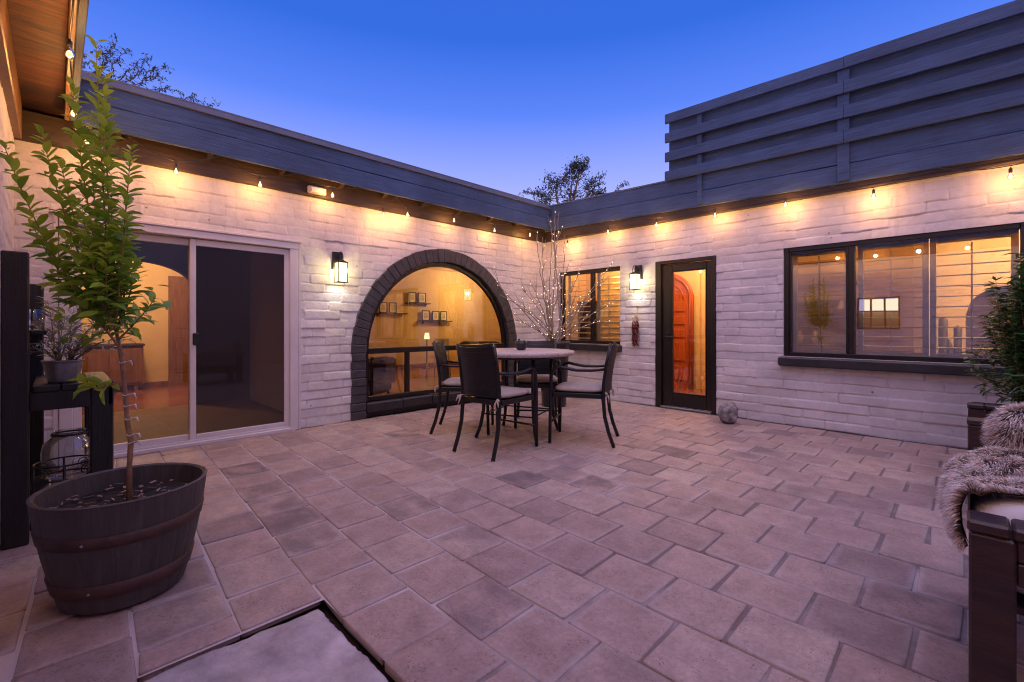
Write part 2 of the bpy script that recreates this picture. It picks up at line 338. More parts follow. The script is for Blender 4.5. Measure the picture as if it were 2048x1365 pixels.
    mg = N(nt, 'ShaderNodeMix', data_type='RGBA', blend_type='MULTIPLY'); mg.inputs[0].default_value = 1; L(m2.outputs[2], mg.inputs[6]); L(gr.outputs[0], mg.inputs[7])
    m3 = N(nt, 'ShaderNodeMix', data_type='RGBA'); L(pit.outputs[0], m3.inputs[0]); m3.inputs[6].default_value = (0.17, 0.11, 0.095, 1); L(mg.outputs[2], m3.inputs[7])
    # chalky edges
    m4 = N(nt, 'ShaderNodeMix', data_type='RGBA'); L(m3.outputs[2], m4.inputs[6]); m4.inputs[7].default_value = (0.47, 0.39, 0.37, 1)
    n5 = N(nt, 'ShaderNodeTexNoise', Scale=2.2, Detail=6.0, Roughness=0.7); L(tc.outputs['Object'], n5.inputs['Vector'])
    r5 = N(nt, 'ShaderNodeMapRange'); r5.inputs[1].default_value = 0.40; r5.inputs[2].default_value = 0.66; r5.inputs[4].default_value = 0.8; L(n5.outputs['Fac'], r5.inputs[0])
    e5 = N(nt, 'ShaderNodeMath', operation='MULTIPLY'); L(r5.outputs[0], e5.inputs[0]); L(ed.outputs['Fac'], e5.inputs[1]); L(e5.outputs[0], m4.inputs[0])
    b = N(nt, 'ShaderNodeBsdfPrincipled', Roughness=0.6); L(m4.outputs[2], b.inputs['Base Color']); b.inputs['Specular IOR Level'].default_value = 0.35
    bp = N(nt, 'ShaderNodeBump', Strength=0.5, Distance=0.006); n6 = N(nt, 'ShaderNodeTexNoise', Scale=38.0, Detail=6.0, Roughness=0.7); L(tc.outputs['Object'], n6.inputs['Vector'])
    ad = N(nt, 'ShaderNodeMath', operation='ADD'); L(n6.outputs['Fac'], ad.inputs[0]); L(pit.outputs[0], ad.inputs[1]); L(ad.outputs[0], bp.inputs['Height']); L(bp.outputs[0], b.inputs['Normal'])
    L(b.outputs[0], out.inputs[0]); M['paver'] = m
    # mortar: chalky on the worn part of the patio, darker elsewhere
    m, nt, out = newmat('paver_mortar'); L = nt.links.new; tc = N(nt, 'ShaderNodeTexCoord')
    n1 = N(nt, 'ShaderNodeTexNoise', Scale=1.1, Detail=5.0, Roughness=0.6); L(tc.outputs['Object'], n1.inputs['Vector'])
    sx = N(nt, 'ShaderNodeSeparateXYZ'); L(tc.outputs['Object'], sx.inputs[0])
    k = N(nt, 'ShaderNodeMath', operation='ADD'); L(sx.outputs[0], k.inputs[0]); L(sx.outputs[1], k.inputs[1])       # x + y: grows to the right and rear, where the mortar is darker
    kr = N(nt, 'ShaderNodeMapRange'); kr.inputs[1].default_value = -2.2; kr.inputs[2].default_value = 0.6; kr.inputs[3].default_value = 0.16; kr.inputs[4].default_value = -0.16; L(k.outputs[0], kr.inputs[0])
    sm = N(nt, 'ShaderNodeMath', operation='ADD'); L(n1.outputs['Fac'], sm.inputs[0]); L(kr.outputs[0], sm.inputs[1])
    rp = N(nt, 'ShaderNodeValToRGB'); L(sm.outputs[0], rp.inputs[0])
    rp.color_ramp.elements[0].position = 0.40; rp.color_ramp.elements[0].color = (0.20, 0.15, 0.138, 1); rp.color_ramp.elements[1].position = 0.60; rp.color_ramp.elements[1].color = (0.55, 0.46, 0.44, 1)
    b = N(nt, 'ShaderNodeBsdfPrincipled', Roughness=0.9); L(rp.outputs[0], b.inputs['Base Color'])
    n6 = N(nt, 'ShaderNodeTexNoise', Scale=60.0, Detail=5.0); L(tc.outputs['Object'], n6.inputs['Vector']); bp = N(nt, 'ShaderNodeBump', Strength=0.7, Distance=0.006); L(n6.outputs['Fac'], bp.inputs['Height']); L(bp.outputs[0], b.inputs['Normal'])
    L(b.outputs[0], out.inputs[0]); M['mortar'] = m
special()

# ------------------------------------------------------------------ sky
w = bpy.data.worlds.new('World'); scn.world = w; w.use_nodes = True; nt = w.node_tree; nt.nodes.clear()
wo = nt.nodes.new('ShaderNodeOutputWorld'); bg = nt.nodes.new('ShaderNodeBackground'); L = nt.links.new
SUN_ELEV, SUN_ROT = R(-2.0), R(135)     # just set, behind the camera
tc = nt.nodes.new('ShaderNodeTexCoord'); sp = nt.nodes.new('ShaderNodeSeparateXYZ'); L(tc.outputs['Generated'], sp.inputs[0])
rp = nt.nodes.new('ShaderNodeValToRGB'); L(sp.outputs[2], rp.inputs[0])
cr = rp.color_ramp
cr.elements[0].position = 0.0; cr.elements[0].color = (0.46, 0.43, 0.80, 1)
cr.elements[1].position = 1.0; cr.elements[1].color = (0.22, 0.33, 1.05, 1)
for p, c in ((0.20, (0.50, 0.51, 0.95)), (0.30, (0.29, 0.36, 0.92)), (0.42, (0.085, 0.20, 0.81)), (0.53, (0.026, 0.125, 0.65)), (0.64, (0.03, 0.12, 0.60))):
    e = cr.elements.new(p); e.color = (*c, 1)
# afterglow low in the west, behind the camera
vm = nt.nodes.new('ShaderNodeVectorMath'); vm.operation = 'DOT_PRODUCT'; L(tc.outputs['Generated'], vm.inputs[0]); g = Vector((0.75, -0.62, 0.22)).normalized(); vm.inputs[1].default_value = g
mr = nt.nodes.new('ShaderNodeMapRange'); mr.inputs[1].default_value = 0.1; mr.inputs[2].default_value = 1.0; mr.interpolation_type = 'SMOOTHSTEP'; L(vm.outputs['Value'], mr.inputs[0])
mx = nt.nodes.new('ShaderNodeMix'); mx.data_type = 'RGBA'; mx.blend_type = 'ADD'; L(mr.outputs[0], mx.inputs[0]); L(rp.outputs[0], mx.inputs[6]); mx.inputs[7].default_value = (0.45, 0.24, 0.24, 1)
sky = nt.nodes.new('ShaderNodeTexSky'); sky.sky_type = 'NISHITA'; sky.sun_disc = False; sky.sun_elevation = SUN_ELEV; sky.sun_rotation = SUN_ROT
m2 = nt.nodes.new('ShaderNodeMix'); m2.data_type = 'RGBA'; m2.blend_type = 'ADD'; m2.inputs[0].default_value = 0.05; L(mx.outputs[2], m2.inputs[6]); L(sky.outputs[0], m2.inputs[7])
L(m2.outputs[2], bg.inputs[0]); bg.inputs[1].default_value = 0.84; L(bg.outputs[0], wo.inputs[0])

# added warm fill lamp, very wide, from nearly overhead, to brighten the paving
sl = bpy.data.lights.new('overhead_fill', 'SUN'); sl.energy = 0.80; sl.angle = R(70); sl.color = (1.0, 0.79, 0.74)
slo = bpy.data.objects.new('overhead_fill', sl); col.objects.link(slo); slo.rotation_euler = Vector((-0.30, 0.28, -1.0)).to_track_quat('-Z', 'Y').to_euler(); slo.location = (9, -11, 8)

def point(name, loc, watts, color, rad=0.05, parent=None):
    l = bpy.data.lights.new(name, 'POINT'); l.energy = watts; l.color = color; l.shadow_soft_size = rad
    o = bpy.data.objects.new(name, l); col.objects.link(o); o.location = loc
    if parent is not None: o.parent = parent
    return o

# ------------------------------------------------------------------ ground
g = MB(); g.add([(-900, -900, -0.12), (900, -900, -0.12), (900, 900, -0.12), (-900, 900, -0.12)], [(0, 1, 2, 3)])
tag(g.build('ground', M['terrain']), kind='structure')

def wave(x): return np.interp(x, [0, 1.24, 2.27, 3.07, 3.45, 4.0, 4.8, 9], [0, -0.062, -0.124, -0.169, -0.183, -0.190, -0.182, -0.17])
HX0, HX1, HY0, HY1 = 3.385, 4.03, -6.02, -5.368
def paving():
    V = []; F = []; tone = []; smoke = []; edge = []
    dark = {}
    darkpts = [(2.86, -3.62), (3.28, -3.42), (1.70, -5.10), (2.05, -5.18), (2.45, -5.2), (3.27, -4.6), (2.93, -5.2), (1.35, -5.0), (1.6, -3.9), (2.4, -2.95), (3.35, -2.1), (4.1, -1.6), (0.9, -3.6)]
    P = 0.317
    def tile(x0, x1, k, jx):
        ya = -4.571 + 0.306 * k; yb = ya + 0.306
        gj = 0.005; gx0 = 0.0072; 
        xm = (x0 + x1) / 2; ym = (ya + yb) / 2 + float(wave(xm))
        if xm < 0.03 or ym > -0.02 - 0.025 * xm or ym < -6.42: return
        if x1 - x0 < 0.04: return
        j = lambda s=0.006: random.uniform(-s, s)
        cs = [(x0 + gx0 + j(), ya + gj + j()), (x1 - gx0 + j(), ya + gj + j()), (x1 - gx0 + j(), yb - gj + j()), (x0 + gx0 + j(), yb - gj + j())]
        cs = [(a, b + float(wave(a))) for a, b in cs]
        dz = [random.uniform(-0.0025, 0.0025) for _ in range(4)]; z0 = random.uniform(-0.002, 0.003)
        t = min(1, max(0, random.gauss(0.5, 0.2))); sk = 0.0 if random.random() > 0.10 else random.uniform(0.15, 0.5)
        for dx, dy in darkpts:
            if abs(dx - xm) < P / 2 and abs(dy - ym) < 0.153: sk = random.uniform(0.38, 0.65)
        n0 = len(V); n = 6
        def bil(u, v): 
            return [(cs[0][i] * (1 - u) + cs[1][i] * u) * (1 - v) + (cs[3][i] * (1 - u) + cs[2][i] * u) * v for i in (0, 1)]
        us = [0, 0.014, 0.10, 0.5, 0.90, 0.986, 1]
        for b_, v in enumerate(us):
            for a_, u in enumerate(us):
                x, y = bil(u, v)
                rim = (a_ in (0, 6)) or (b_ in (0, 6)); 
                cor = (a_ in (0, 6)) and (b_ in (0, 6))
                z = z0 + (dz[0] * (1 - u) + dz[1] * u) * (1 - v) + (dz[3] * (1 - u) + dz[2] * u) * v + random.uniform(-0.0008, 0.0008)
                if rim: z -= 0.004
                if cor: cc = random.uniform(.003, .008) if random.random() < .85 else random.uniform(.012, .024); x += (cc if a_ == 0 else -cc); y += (cc if b_ == 0 else -cc); z -= 0.003
                V.append((x, y, z)); tone.append(t); smoke.append(sk); edge.append(1.0 if (rim or a_ in (1, 5) or b_ in (1, 5)) else 0.0)
        for b_ in range(6):
            for a_ in range(6):
                i = n0 + b_ * 7 + a_; F.append((i, i + 1, i + 8, i + 7))
        ring = [n0 + a_ for a_ in range(7)] + [n0 + b_ * 7 + 6 for b_ in range(1, 7)] + [n0 + 42 + a_ for a_ in range(5, -1, -1)] + [n0 + b_ * 7 for b_ in range(5, 0, -1)]
        m0 = len(V)
        for i in ring: V.append((V[i][0], V[i][1], -0.03)); tone.append(t); smoke.append(sk); edge.append(1.0)
        for i in range(len(ring)):
            a_, b_ = ring[i], ring[(i + 1) % len(ring)]; F.append((b_, a_, m0 + i, m0 + (i + 1) % len(ring)))
    for k in range(-7, 16):
        ph = (4.838 if k % 2 == 0 else 4.68) + random.uniform(-0.015, 0.015)
        i0 = math.floor((-0.2 - ph) / P)
        xs = [ph + P * i + random.uniform(-0.008, 0.008) for i in range(i0, i0 + 34)]
        for a_, b_ in zip(xs[:-1], xs[1:]):
            a2, b2 = max(a_, 0.004), b_
            if k in (-3, -4):
                if b2 > HX0 and a2 < HX1:
                    if a2 < HX0: tile(a2, HX0, k, 0)
                    if b2 > HX1: tile(HX1, b2, k, 0)
                    continue
            tile(a2, b2, k, 0)
    o = npmesh('patio_paving', V, F, M['paver'], smooth=True, attrs={'tone': tone, 'smoke': smoke, 'edge': edge})
    tag(o, kind='structure')
    g = MB()
    zb = -0.0065
    for (x0, x1, y0, y1) in ((0, HX0 + .004, -6.42, 0), (HX0 + .004, HX1, HY1 + .004, 0), (HX0 + .004, HX1, -6.42, HY0), (HX1, 9.6, -6.42, 0)):
        g.add([(x0, y0, zb), (x1, y0, zb), (x1, y1, zb), (x0, y1, zb)], [(0, 1, 2, 3)])
    tag(g.build('patio_mortar', M['mortar']), kind='structure')
    g = MB(); g.add([(HX0 - .01, HY0 - .02, -0.06), (HX1 + .02, HY0 - .02, -0.06), (HX1 + .02, HY1 + .02, -0.06), (HX0 - .01, HY1 + .02, -0.06)], [(0, 1, 2, 3)])
    tag(g.build('ground_pit', M['soil']), kind='structure')
paving()
def slab():
    n = 40; x0, x1, y0, y1 = HX0 + 0.03, HX1 - 0.02, HY0 + 0.01, HY1 - 0.032
    V = []; F = []
    nz = smooth_noise((n + 1, n + 1), 5, 11); n2 = smooth_noise((n + 1, n + 1), 14, 12)
    for b in range(n + 1):
        for a in range(n + 1):
            u, v = a / n, b / n; rim = a in (0, n) or b in (0, n)
            V.append((x0 + (x1 - x0) * u + (random.uniform(-.003, .003) if rim else 0), y0 + (y1 - y0) * v + (random.uniform(-.003, .003) if rim else 0), -0.004 + 0.008 * nz[b, a] + 0.003 * n2[b, a] - (0.006 if rim else 0)))
    for b in range(n):
        for a in range(n):
            i = b * (n + 1) + a; F.append((i, i + 1, i + n + 2, i + n + 1))
    ring = list(range(n + 1)) + [b * (n + 1) + n for b in range(1, n + 1)] + [n * (n + 1) + a for a in range(n - 1, -1, -1)] + [b * (n + 1) for b in range(n - 1, 0, -1)]
    m0 = len(V)
    for i in ring: V.append((V[i][0], V[i][1], -0.058))
    for i in range(len(ring)): F.append((ring[(i + 1) % len(ring)], ring[i], m0 + i, m0 + (i + 1) % len(ring)))
    o = npmesh('concrete_slab', V, F, M['slab'])
    tag(o, 'pale square concrete slab set loose in a dark-edged gap in the paving', 'slab')

def smooth_noise(shape, cells, seed, aspect=1.0):
    r = np.random.default_rng(seed); ny = max(2, int(cells)); nx = max(2, int(cells * aspect))
    g = r.random((ny + 3, nx + 3)) * 2 - 1
    y = np.linspace(0, ny, shape[0]); x = np.linspace(0, nx, shape[1])
    yi = y.astype(int); xi = x.astype(int); fy = (y - yi); fx = (x - xi); fy = fy * fy * (3 - 2 * fy); fx = fx * fx * (3 - 2 * fx)
    A = g[np.ix_(yi, xi)]; B = g[np.ix_(yi, xi + 1)]; C = g[np.ix_(yi + 1, xi)]; D = g[np.ix_(yi + 1, xi + 1)]
    fx = fx[None, :]; fy = fy[:, None]
    return A * (1 - fx) * (1 - fy) + B * fx * (1 - fy) + C * (1 - fx) * fy + D * fx * fy
slab()

# ------------------------------------------------------------------ house walls (local frame: x along the wall, -y outwards, z up)
CH_ = 0.1027
def brick_wall(name, parent, s0, s1, z1, solid, breaks, seed, res=0.0080, label=None, deep=0.2, rough=1.0):
    """painted slump-block face as a height field, plus the thickness of the wall behind it"""
    ns = int((s1 - s0) / res) + 1; nz = int(z1 / res) + 1
    s = np.linspace(s0, s1, ns); z = np.linspace(0, z1, nz)
    r = np.random.default_rng(seed)
    rows = int(z1 / CH_) + 2
    T = np.zeros((nz, ns))
    warp = 0.008 * smooth_noise((nz, ns), 4, seed + 1, (s1 - s0) / z1) + 0.004 * smooth_noise((nz, ns), 22, seed + 2, (s1 - s0) / z1)
    swarp = 0.008 * smooth_noise((nz, ns), 30, seed + 3, (s1 - s0) / z1)
    Z = z[:, None] + warp; Sg = s[None, :] + swarp
    row = np.clip((Z / CH_).astype(int), 0, rows - 1); v = Z / CH_ - row
    BL = 0.415
    off = (np.arange(rows) % 2) * BL / 2 + r.uniform(-0.05, 0.05, rows)
    u = (Sg - s0 + off[row]) / BL + 3; bi = u.astype(int); uf = u - bi
    nb = int((s1 - s0) / BL) + 8
    bi = np.clip(bi, 0, nb - 1)
    prot = r.uniform(0, 1, (rows, nb)) ** 1.6 * 0.013; tilt = r.uniform(-0.5, 1.0, (rows, nb)) * 0.004; jd = r.uniform(0.15, 1.0, (rows, nb)); vj = r.uniform(0.0, 1.0, (rows, nb))
    dv = np.minimum(v, 1 - v) * CH_; du = np.minimum(uf, 1 - uf) * BL
    fill = np.clip(0.55 + 0.75 * smooth_noise((nz, ns), 9, seed + 5, (s1 - s0) / z1), 0, 1)
    low = np.clip(1.3 - z[:, None] / 2.4, 0.42, 1.0)
    jh = np.exp(-(dv / 0.0068) ** 4) * (0.15 + 0.85 * jd[row, bi]) * 0.0125 * (0.08 + 0.92 * fill) * low
    jv = np.exp(-(du / 0.0075) ** 4) * (0.2 + 0.8 * vj[row, bi]) * 0.018 * (0.4 + 0.6 * fill) * low
    bulge = 0.0012 * (1 - (2 * v - 0.75) ** 2)
    T = prot[row, bi] * (0.45 + 0.55 * low) + tilt[row, bi] * (0.5 - v) * 2 + bulge - jh - jv
    T += 0.0011 * smooth_noise((nz, ns), 60, seed + 6, (s1 - s0) / z1) + 0.0009 * smooth_noise((nz, ns), 110, seed + 7, (s1 - s0) / z1) + 0.006 * smooth_noise((nz, ns), 3, seed + 8, (s1 - s0) / z1)
    T *= rough
    V = np.stack([np.broadcast_to(s[None, :], T.shape), -T, np.broadcast_to(z[:, None], T.shape)], -1).reshape(-1, 3)
    sc = (s[:-1] + s[1:]) / 2; zc = (z[:-1] + z[1:]) / 2
    keep = np.zeros((nz - 1, ns - 1), bool)
    for i, x in enumerate(sc):
        for a, b in solid(x):
            keep[:, i] |= (zc >= a) & (zc <= b)
    idx = np.arange(nz * ns).reshape(nz, ns)
    F = np.stack([idx[:-1, :-1], idx[:-1, 1:], idx[1:, 1:], idx[1:, :-1]], -1)[keep]
    used = np.zeros(len(V), bool); used[F.ravel()] = True; mp = np.cumsum(used) - 1
    V = V[used]; F = mp[F]
    # core
    core = MB(); bs = sorted(set([s0, s1] + [b for b in breaks if s0 < b < s1]))
    for a, b in zip(bs[:-1], bs[1:]):
        for lo, hi in solid((a + b) / 2):
            hi = min(hi, z1); 
            if hi - lo > 0.005: core.add([(a, .012, lo), (b, .012, lo), (b, deep, lo), (a, deep, lo), (a, .012, hi), (b, .012, hi), (b, deep, hi), (a, deep, hi)], [(0, 3, 2, 1), (4, 5, 6, 7), (0, 1, 5, 4), (2, 3, 7, 6), (1, 2, 6, 5), (3, 0, 4, 7)])
    cv = np.array(core.v); cf = np.array(core.f) + len(V)
    o = npmesh(name, np.concatenate([V, cv]), np.concatenate([F, cf]), M['paint'], parent, True)
    sm = np.ones(len(F) + len(cf), bool); sm[len(F):] = False; o.data.polygons.foreach_set('use_smooth', sm)
    if label: o['label'] = label
    return o
def rects_solid(rects, top):
    def f(x):
        iv = [(0.0, top)]
        for a, b, c, d in rects:
            if a < x < b:
                nv = []
                for lo, hi in iv:
                    if c > lo: nv.append((lo, min(hi, c)))
                    if d < hi: nv.append((max(lo, d), hi))
                iv = [q for q in nv if q[1] > q[0]]
        return iv
    return f

WTOP = 2.66
# ---- left wing
A = empty('house_wing', (0, 0, 0), R(90)); tag(A, 'long white painted brick house wing with glass sliding door and arched picture window', 'house wing')
AC, AZ, RO, RI, RM = -2.19, 0.82, 1.43, 1.245, 1.33
def solidA(x):
    iv = rects_solid([(-6.15, -4.245, -1, 2.075)], WTOP)(x)
    if abs(x - AC) < RM:
        t = AZ + math.sqrt(RM ** 2 - (x - AC) ** 2)
        iv = [(t, WTOP)]
    return iv
brA = [-6.15, -4.245] + [AC + RM * math.cos(PI * k / 40) for k in range(41)]
brick_wall('wall', A, -6.62, 0.0, WTOP, solidA, brA, 21)
# arch ring of charcoal bricks
ring = MB(); nb = 46
def ringbrick(c, e, n_, hw, r0, r1):
    pass
nseg = 41
for k in range(nseg):
    a0 = PI * k / nseg; a1 = PI * (k + 1) / nseg; gap = 0.0022 / 1.3
    pr0 = random.uniform(0.027, 0.038); dr = random.uniform(-0.007, 0.007)
    a0 += gap; a1 -= gap
    def pt(a, r, y): return (AC + r * math.cos(a), y, AZ + r * math.sin(a))
    b = 0.006
    ro, ri = RO + dr, RI + random.uniform(-0.006, 0.006)
    vs = [pt(a0, ri, 0.15), pt(a1, ri, 0.15), pt(a1, ro, 0.15), pt(a0, ro, 0.15),
          pt(a0, ri, -pr0 + b), pt(a1, ri, -pr0 + b), pt(a1, ro, -pr0 + b), pt(a0, ro, -pr0 + b),
          pt(a0 + .005, ri + b, -pr0), pt(a1 - .005, ri + b, -pr0), pt(a1 - .005, ro - b, -pr0), pt(a0 + .005, ro - b, -pr0)]
    fs = [(0, 1, 2, 3), (8, 11, 10, 9)] + [(i, i + 4, (i + 1) % 4 + 4, (i + 1) % 4) for i in range(4)] + [(4 + i, 8 + i, 8 + (i + 1) % 4, 4 + (i + 1) % 4) for i in range(4)]
    ring.add(vs, fs)
for sgn in (-1, 1):
    for k in range(8):
        z0 = AZ * k / 8; z1 = AZ * (k + 1) / 8; pr0 = random.uniform(0.026, 0.040)
        ring.box((AC + sgn * (RI + random.uniform(-.006, .006)), -pr0, z0 + 0.004), (AC + sgn * (RO + random.uniform(-.012, .012)), 0.15, z1 - 0.004), 0.007)
# mortar behind the ring bricks
for k in range(40):
    a0 = PI * k / 40; a1 = PI * (k + 1) / 40
    ring.add([pt(a0, RI + .008, -0.022), pt(a1, RI + .008, -0.004), pt(a1, RO - .012, -0.022), pt(a0, RO - .012, -0.022)], [(0, 1, 2, 3)])
for sgn in (-1, 1):
    x0, x1 = sorted((AC + sgn * (RI + .008), AC + sgn * (RO - .012))); ring.add([(x0, -.022, 0), (x1, -.022, 0), (x1, -.022, AZ), (x0, -.022, AZ)], [(0, 1, 2, 3)])
ring.build('arch_surround', M['archbrick'], A)

def arch_strip(mb, r0, r1, y0, y1, zbot, zsp, n=40):
    out = [(AC - r1, zbot)] + [(AC + r1 * math.cos(PI - PI * k / n), zsp + r1 * math.sin(PI - PI * k / n)) for k in range(n + 1)] + [(AC + r1, zbot)]
    inn = [(AC - r0, zbot)] + [(AC + r0 * math.cos(PI - PI * k / n), zsp + r0 * math.sin(PI - PI * k / n)) for k in range(n + 1)] + [(AC + r0, zbot)]
    m = len(out); vs = [(x, y0, z) for x, z in out] + [(x, y0, z) for x, z in inn] + [(x, y1, z) for x, z in out] + [(x, y1, z) for x, z in inn]
    fs = []
    for i in range(m - 1):
        fs += [(i, i + 1, m + i + 1, m + i), (2 * m + i, 3 * m + i, 3 * m + i + 1, 2 * m + i + 1), (i, 2 * m + i, 2 * m + i + 1, i + 1), (m + i, m + i + 1, 3 * m + i + 1, 3 * m + i)]
    mb.add(vs, fs)
aw = MB(); arch_strip(aw, 1.185, 1.249, 0.03, 0.09, 0.20, AZ)
aw.box((AC - 1.19, 0.025, 0.800), (AC + 1.19, 0.09, 0.872), 0.006)
aw.box((AC - 1.19, 0.025, 0.205), (AC + 1.19, 0.09, 0.262), 0.006)
for x in (-2.80, -1.55): aw.box((x - 0.027, 0.029, 0.262), (x + 0.027, 0.086, 0.80), 0.005)
awin = aw.build('arched_window', M['dframe'], A)
ap = MB(); ap.add([(AC + 1.20 * math.cos(PI * k / 40), 0.06, AZ + 1.20 * math.sin(PI * k / 40)) for k in range(41)], [tuple(range(41))])
ap.build('pane', M['glass'], awin)
for a, b in ((AC - 1.19, -2.80), (-2.80, -1.55), (-1.55, AC + 1.19)):
    q = MB(); q.add([(a, 0.06, 0.23), (b, 0.06, 0.23), (b, 0.06, 0.83), (a, 0.06, 0.83)], [(0, 1, 2, 3)]); q.build('pane', M['glass'], awin)
sb = MB(); xs = AC - RI + 0.006
for wd in (0.51, 0.47, 0.53, 0.45, 0.474): sb.box((xs, -0.055 - random.uniform(0, .012), 0.075), (xs + wd - 0.004, 0.14, 0.198 + random.uniform(-.006, .004)), 0.016); xs += wd
sb.box((AC - RI + .01, 0.03, 0.0), (AC + RI - .01, 0.13, 0.074), .004); sb.build('sill', M['sill'], awin)

# sliding door
sd = MB()
sd.box((-6.144, -0.035, 0.0), (-6.06, 0.10, 2.06), 0.006); sd.box((-4.335, -0.035, 0.0), (-4.25, 0.10, 2.06), 0.006)
sd.box((-6.144, -0.045, 2.005), (-4.25, 0.10, 2.075), 0.006); sd.box((-6.20, -0.06, 2.075), (-4.21, 0.02, 2.10), 0.005)
sd.box((-6.06, -0.062, 0.0), (-4.335, 0.10, 0.035), 0.004); sd.box((-6.06, -0.03, 0.035), (-4.335, -0.018, 0.055), 0.002)
sd.box((-4.245, -0.022, 0.0), (-4.215, 0.02, 2.075), 0.004); sd.box((-6.18, -0.022, 0.0), (-6.148, 0.02, 2.075), 0.004)
sdo = sd.build('sliding_door', M['wframe'], A)
def sash(a, b, y, wst, name, top=2.0, bot=0.04):
    q = MB(); q.box((a, y, bot), (a + wst, y + .035, top), .005); q.box((b - wst, y, bot), (b, y + .035, top), .005)
    q.box((a + wst, y + .001, top - .065), (b - wst, y + .034, top), .005); q.box((a + wst, y + .001, bot), (b - wst, y + .034, bot + .06), .005); return q.build(name, M['wframe'], sdo)
p1 = sash(-6.06, -5.19, 0.045, 0.055, 'glass_panel')
q = MB(); q.add([(-6.02, .062, .08), (-5.23, .062, .08), (-5.23, .062, 1.95), (-6.02, .062, 1.95)], [(0, 1, 2, 3)]); g1 = q.build('door_glass', M['doorglass'], sdo)
p2 = sash(-5.245, -4.335, 0.000, 0.05, 'glass_panel')
q = MB(); q.add([(-5.21, .018, .08), (-4.37, .018, .08), (-4.37, .018, 1.95), (-5.21, .018, 1.95)], [(0, 1, 2, 3)]); q.build('door_glass', M['doorglass'], sdo)
q = MB(); q.add([(-5.205, .008, .085), (-4.375, .008, .085), (-4.375, .008, 1.945), (-5.205, .008, 1.945)], [(0, 1, 2, 3)]); q.build('insect_screen', M['screenmesh'], sdo)
q = MB(); q.box((-5.226, -0.022, 0.965), (-5.172, 0.0, 1.085), 0.012); q.build('handle', M['black'], sdo)

# eaves of the left wing
FS0, FS1 = -6.05, 0.0
fa = MB()
def plank(mb, x0, x1, y0, y1, z0, z1, b=.005, nails=True):
    n = max(2, int((x1 - x0) / .22)); sec = [(y0 + b, z0), (y1 - b, z0), (y1, z0 + b), (y1, z1 - b), (y1 - b, z1), (y0 + b, z1), (y0, z1 - b), (y0, z0 + b)]
    ph = [random.uniform(0, 6.28) for _ in range(4)]; vs = []; fs = []
    for i in range(n + 1):
        x = x0 + (x1 - x0) * i / n; dz = .0022 * math.sin(x * 1.7 + ph[0]) + .0012 * math.sin(x * 5.1 + ph[1]); dy = .002 * math.sin(x * 2.3 + ph[2])
        for k, (y, z) in enumerate(sec): vs.append((x, y + dy + random.uniform(-.0005, .0005), z + dz * (1 if z > (z0 + z1) / 2 else .6) + random.uniform(-.0007, .0007)))
    for i in range(n):
        for k in range(8): a = i * 8 + k; c = i * 8 + (k + 1) % 8; fs.append((a, a + 8, c + 8, c))
    fs.append(tuple(range(8))); fs.append(tuple(range(n * 8, n * 8 + 8))[::-1]); mb.add(vs, fs)
    if nails:
        x = x0 + .03
        while x < x1:
            for z in (z0 + (z1 - z0) * .25, z0 + (z1 - z0) * .75): mb.sphere((x, y0 - .0005, z), (.004, .0022, .004), 6, 4)
            x += .61
def boards(mb, s0, s1, zf0, zf1, y0, y1, b=0.004, cuts=()):
    xs = [s0] + list(cuts) + [s1]
    for a, bb in zip(xs[:-1], xs[1:]): plank(mb, a + .0004, bb - .0004, y0, y1, zf0, zf1, b)
boards(fa, -6.05, -0.10, 2.800, 2.996, -0.215, -0.175, cuts=(-3.55,)); boards(fa, -6.05, -0.10, 3.002, 3.165, -0.208, -0.17, cuts=(-4.9, -1.75))
fa.build('fascia', M['fascia'], A)
q = MB(); q.box((-6.05, -0.232, 3.160), (-0.10, -0.17, 3.222), 0.004); q.box((-6.05, -0.236, 3.214), (-0.10, -0.05, 3.228), 0.003); q.build('drip_edge', M['metal_edge'], A)
q = MB(); q.box((-6.40, -0.045, 2.622), (-0.02, 0.02, 2.86), 0.006); q.build('frieze_board', M['frieze'], A)
q = MB(); q.box((-6.40, -0.18, 2.900), (-0.02, 0.1, 2.93), 0.002); q.build('soffit', M['soffit'], A)
for s in (-5.78, -5.10, -4.44, -3.78, -3.22, -2.62, -2.02, -1.42, -0.85):
    q = MB(); q.prism([(0, 2.80), (0, 2.898), (0, 2.898)], 0, 0) if False else None
    q.add([(s - .02, -0.172, 2.815), (s + .02, -0.172, 2.815), (s + .02, -0.046, 2.775), (s - .02, -0.046, 2.775), (s - .02, -0.172, 2.899), (s + .02, -0.172, 2.899), (s + .02, -0.046, 2.899), (s - .02, -0.046, 2.899)],
          [(0, 3, 2, 1), (4, 5, 6, 7), (0, 1, 5, 4), (2, 3, 7, 6), (1, 2, 6, 5), (3, 0, 4, 7)])
    q.build('rafter_end', M['frieze'], A)
q = MB(); q.box((-14.0, -0.16, 2.94), (4.6, 6.0, 3.14), 0.004); q.build('roof', M['roof'], A)

# ---- rear wing
TH = R(-1.4)
B = empty('house_wing', (0, 0, 0), TH); tag(B, 'white painted brick house wing with dark glazed door and wide shuttered window', 'house wing')
DOOR = (2.125, 2.985, 0.0, 2.075); SW = (0.31, 1.54, 0.865, 2.075); BW = (3.77, 5.70, 0.80, 2.07)
brick_wall('wall', B, 0.0, 8.6, WTOP, rects_solid([(DOOR[0], DOOR[1], -1, DOOR[3]), SW, BW], WTOP), [DOOR[0], DOOR[1], SW[0], SW[1], BW[0], BW[1]], 44)
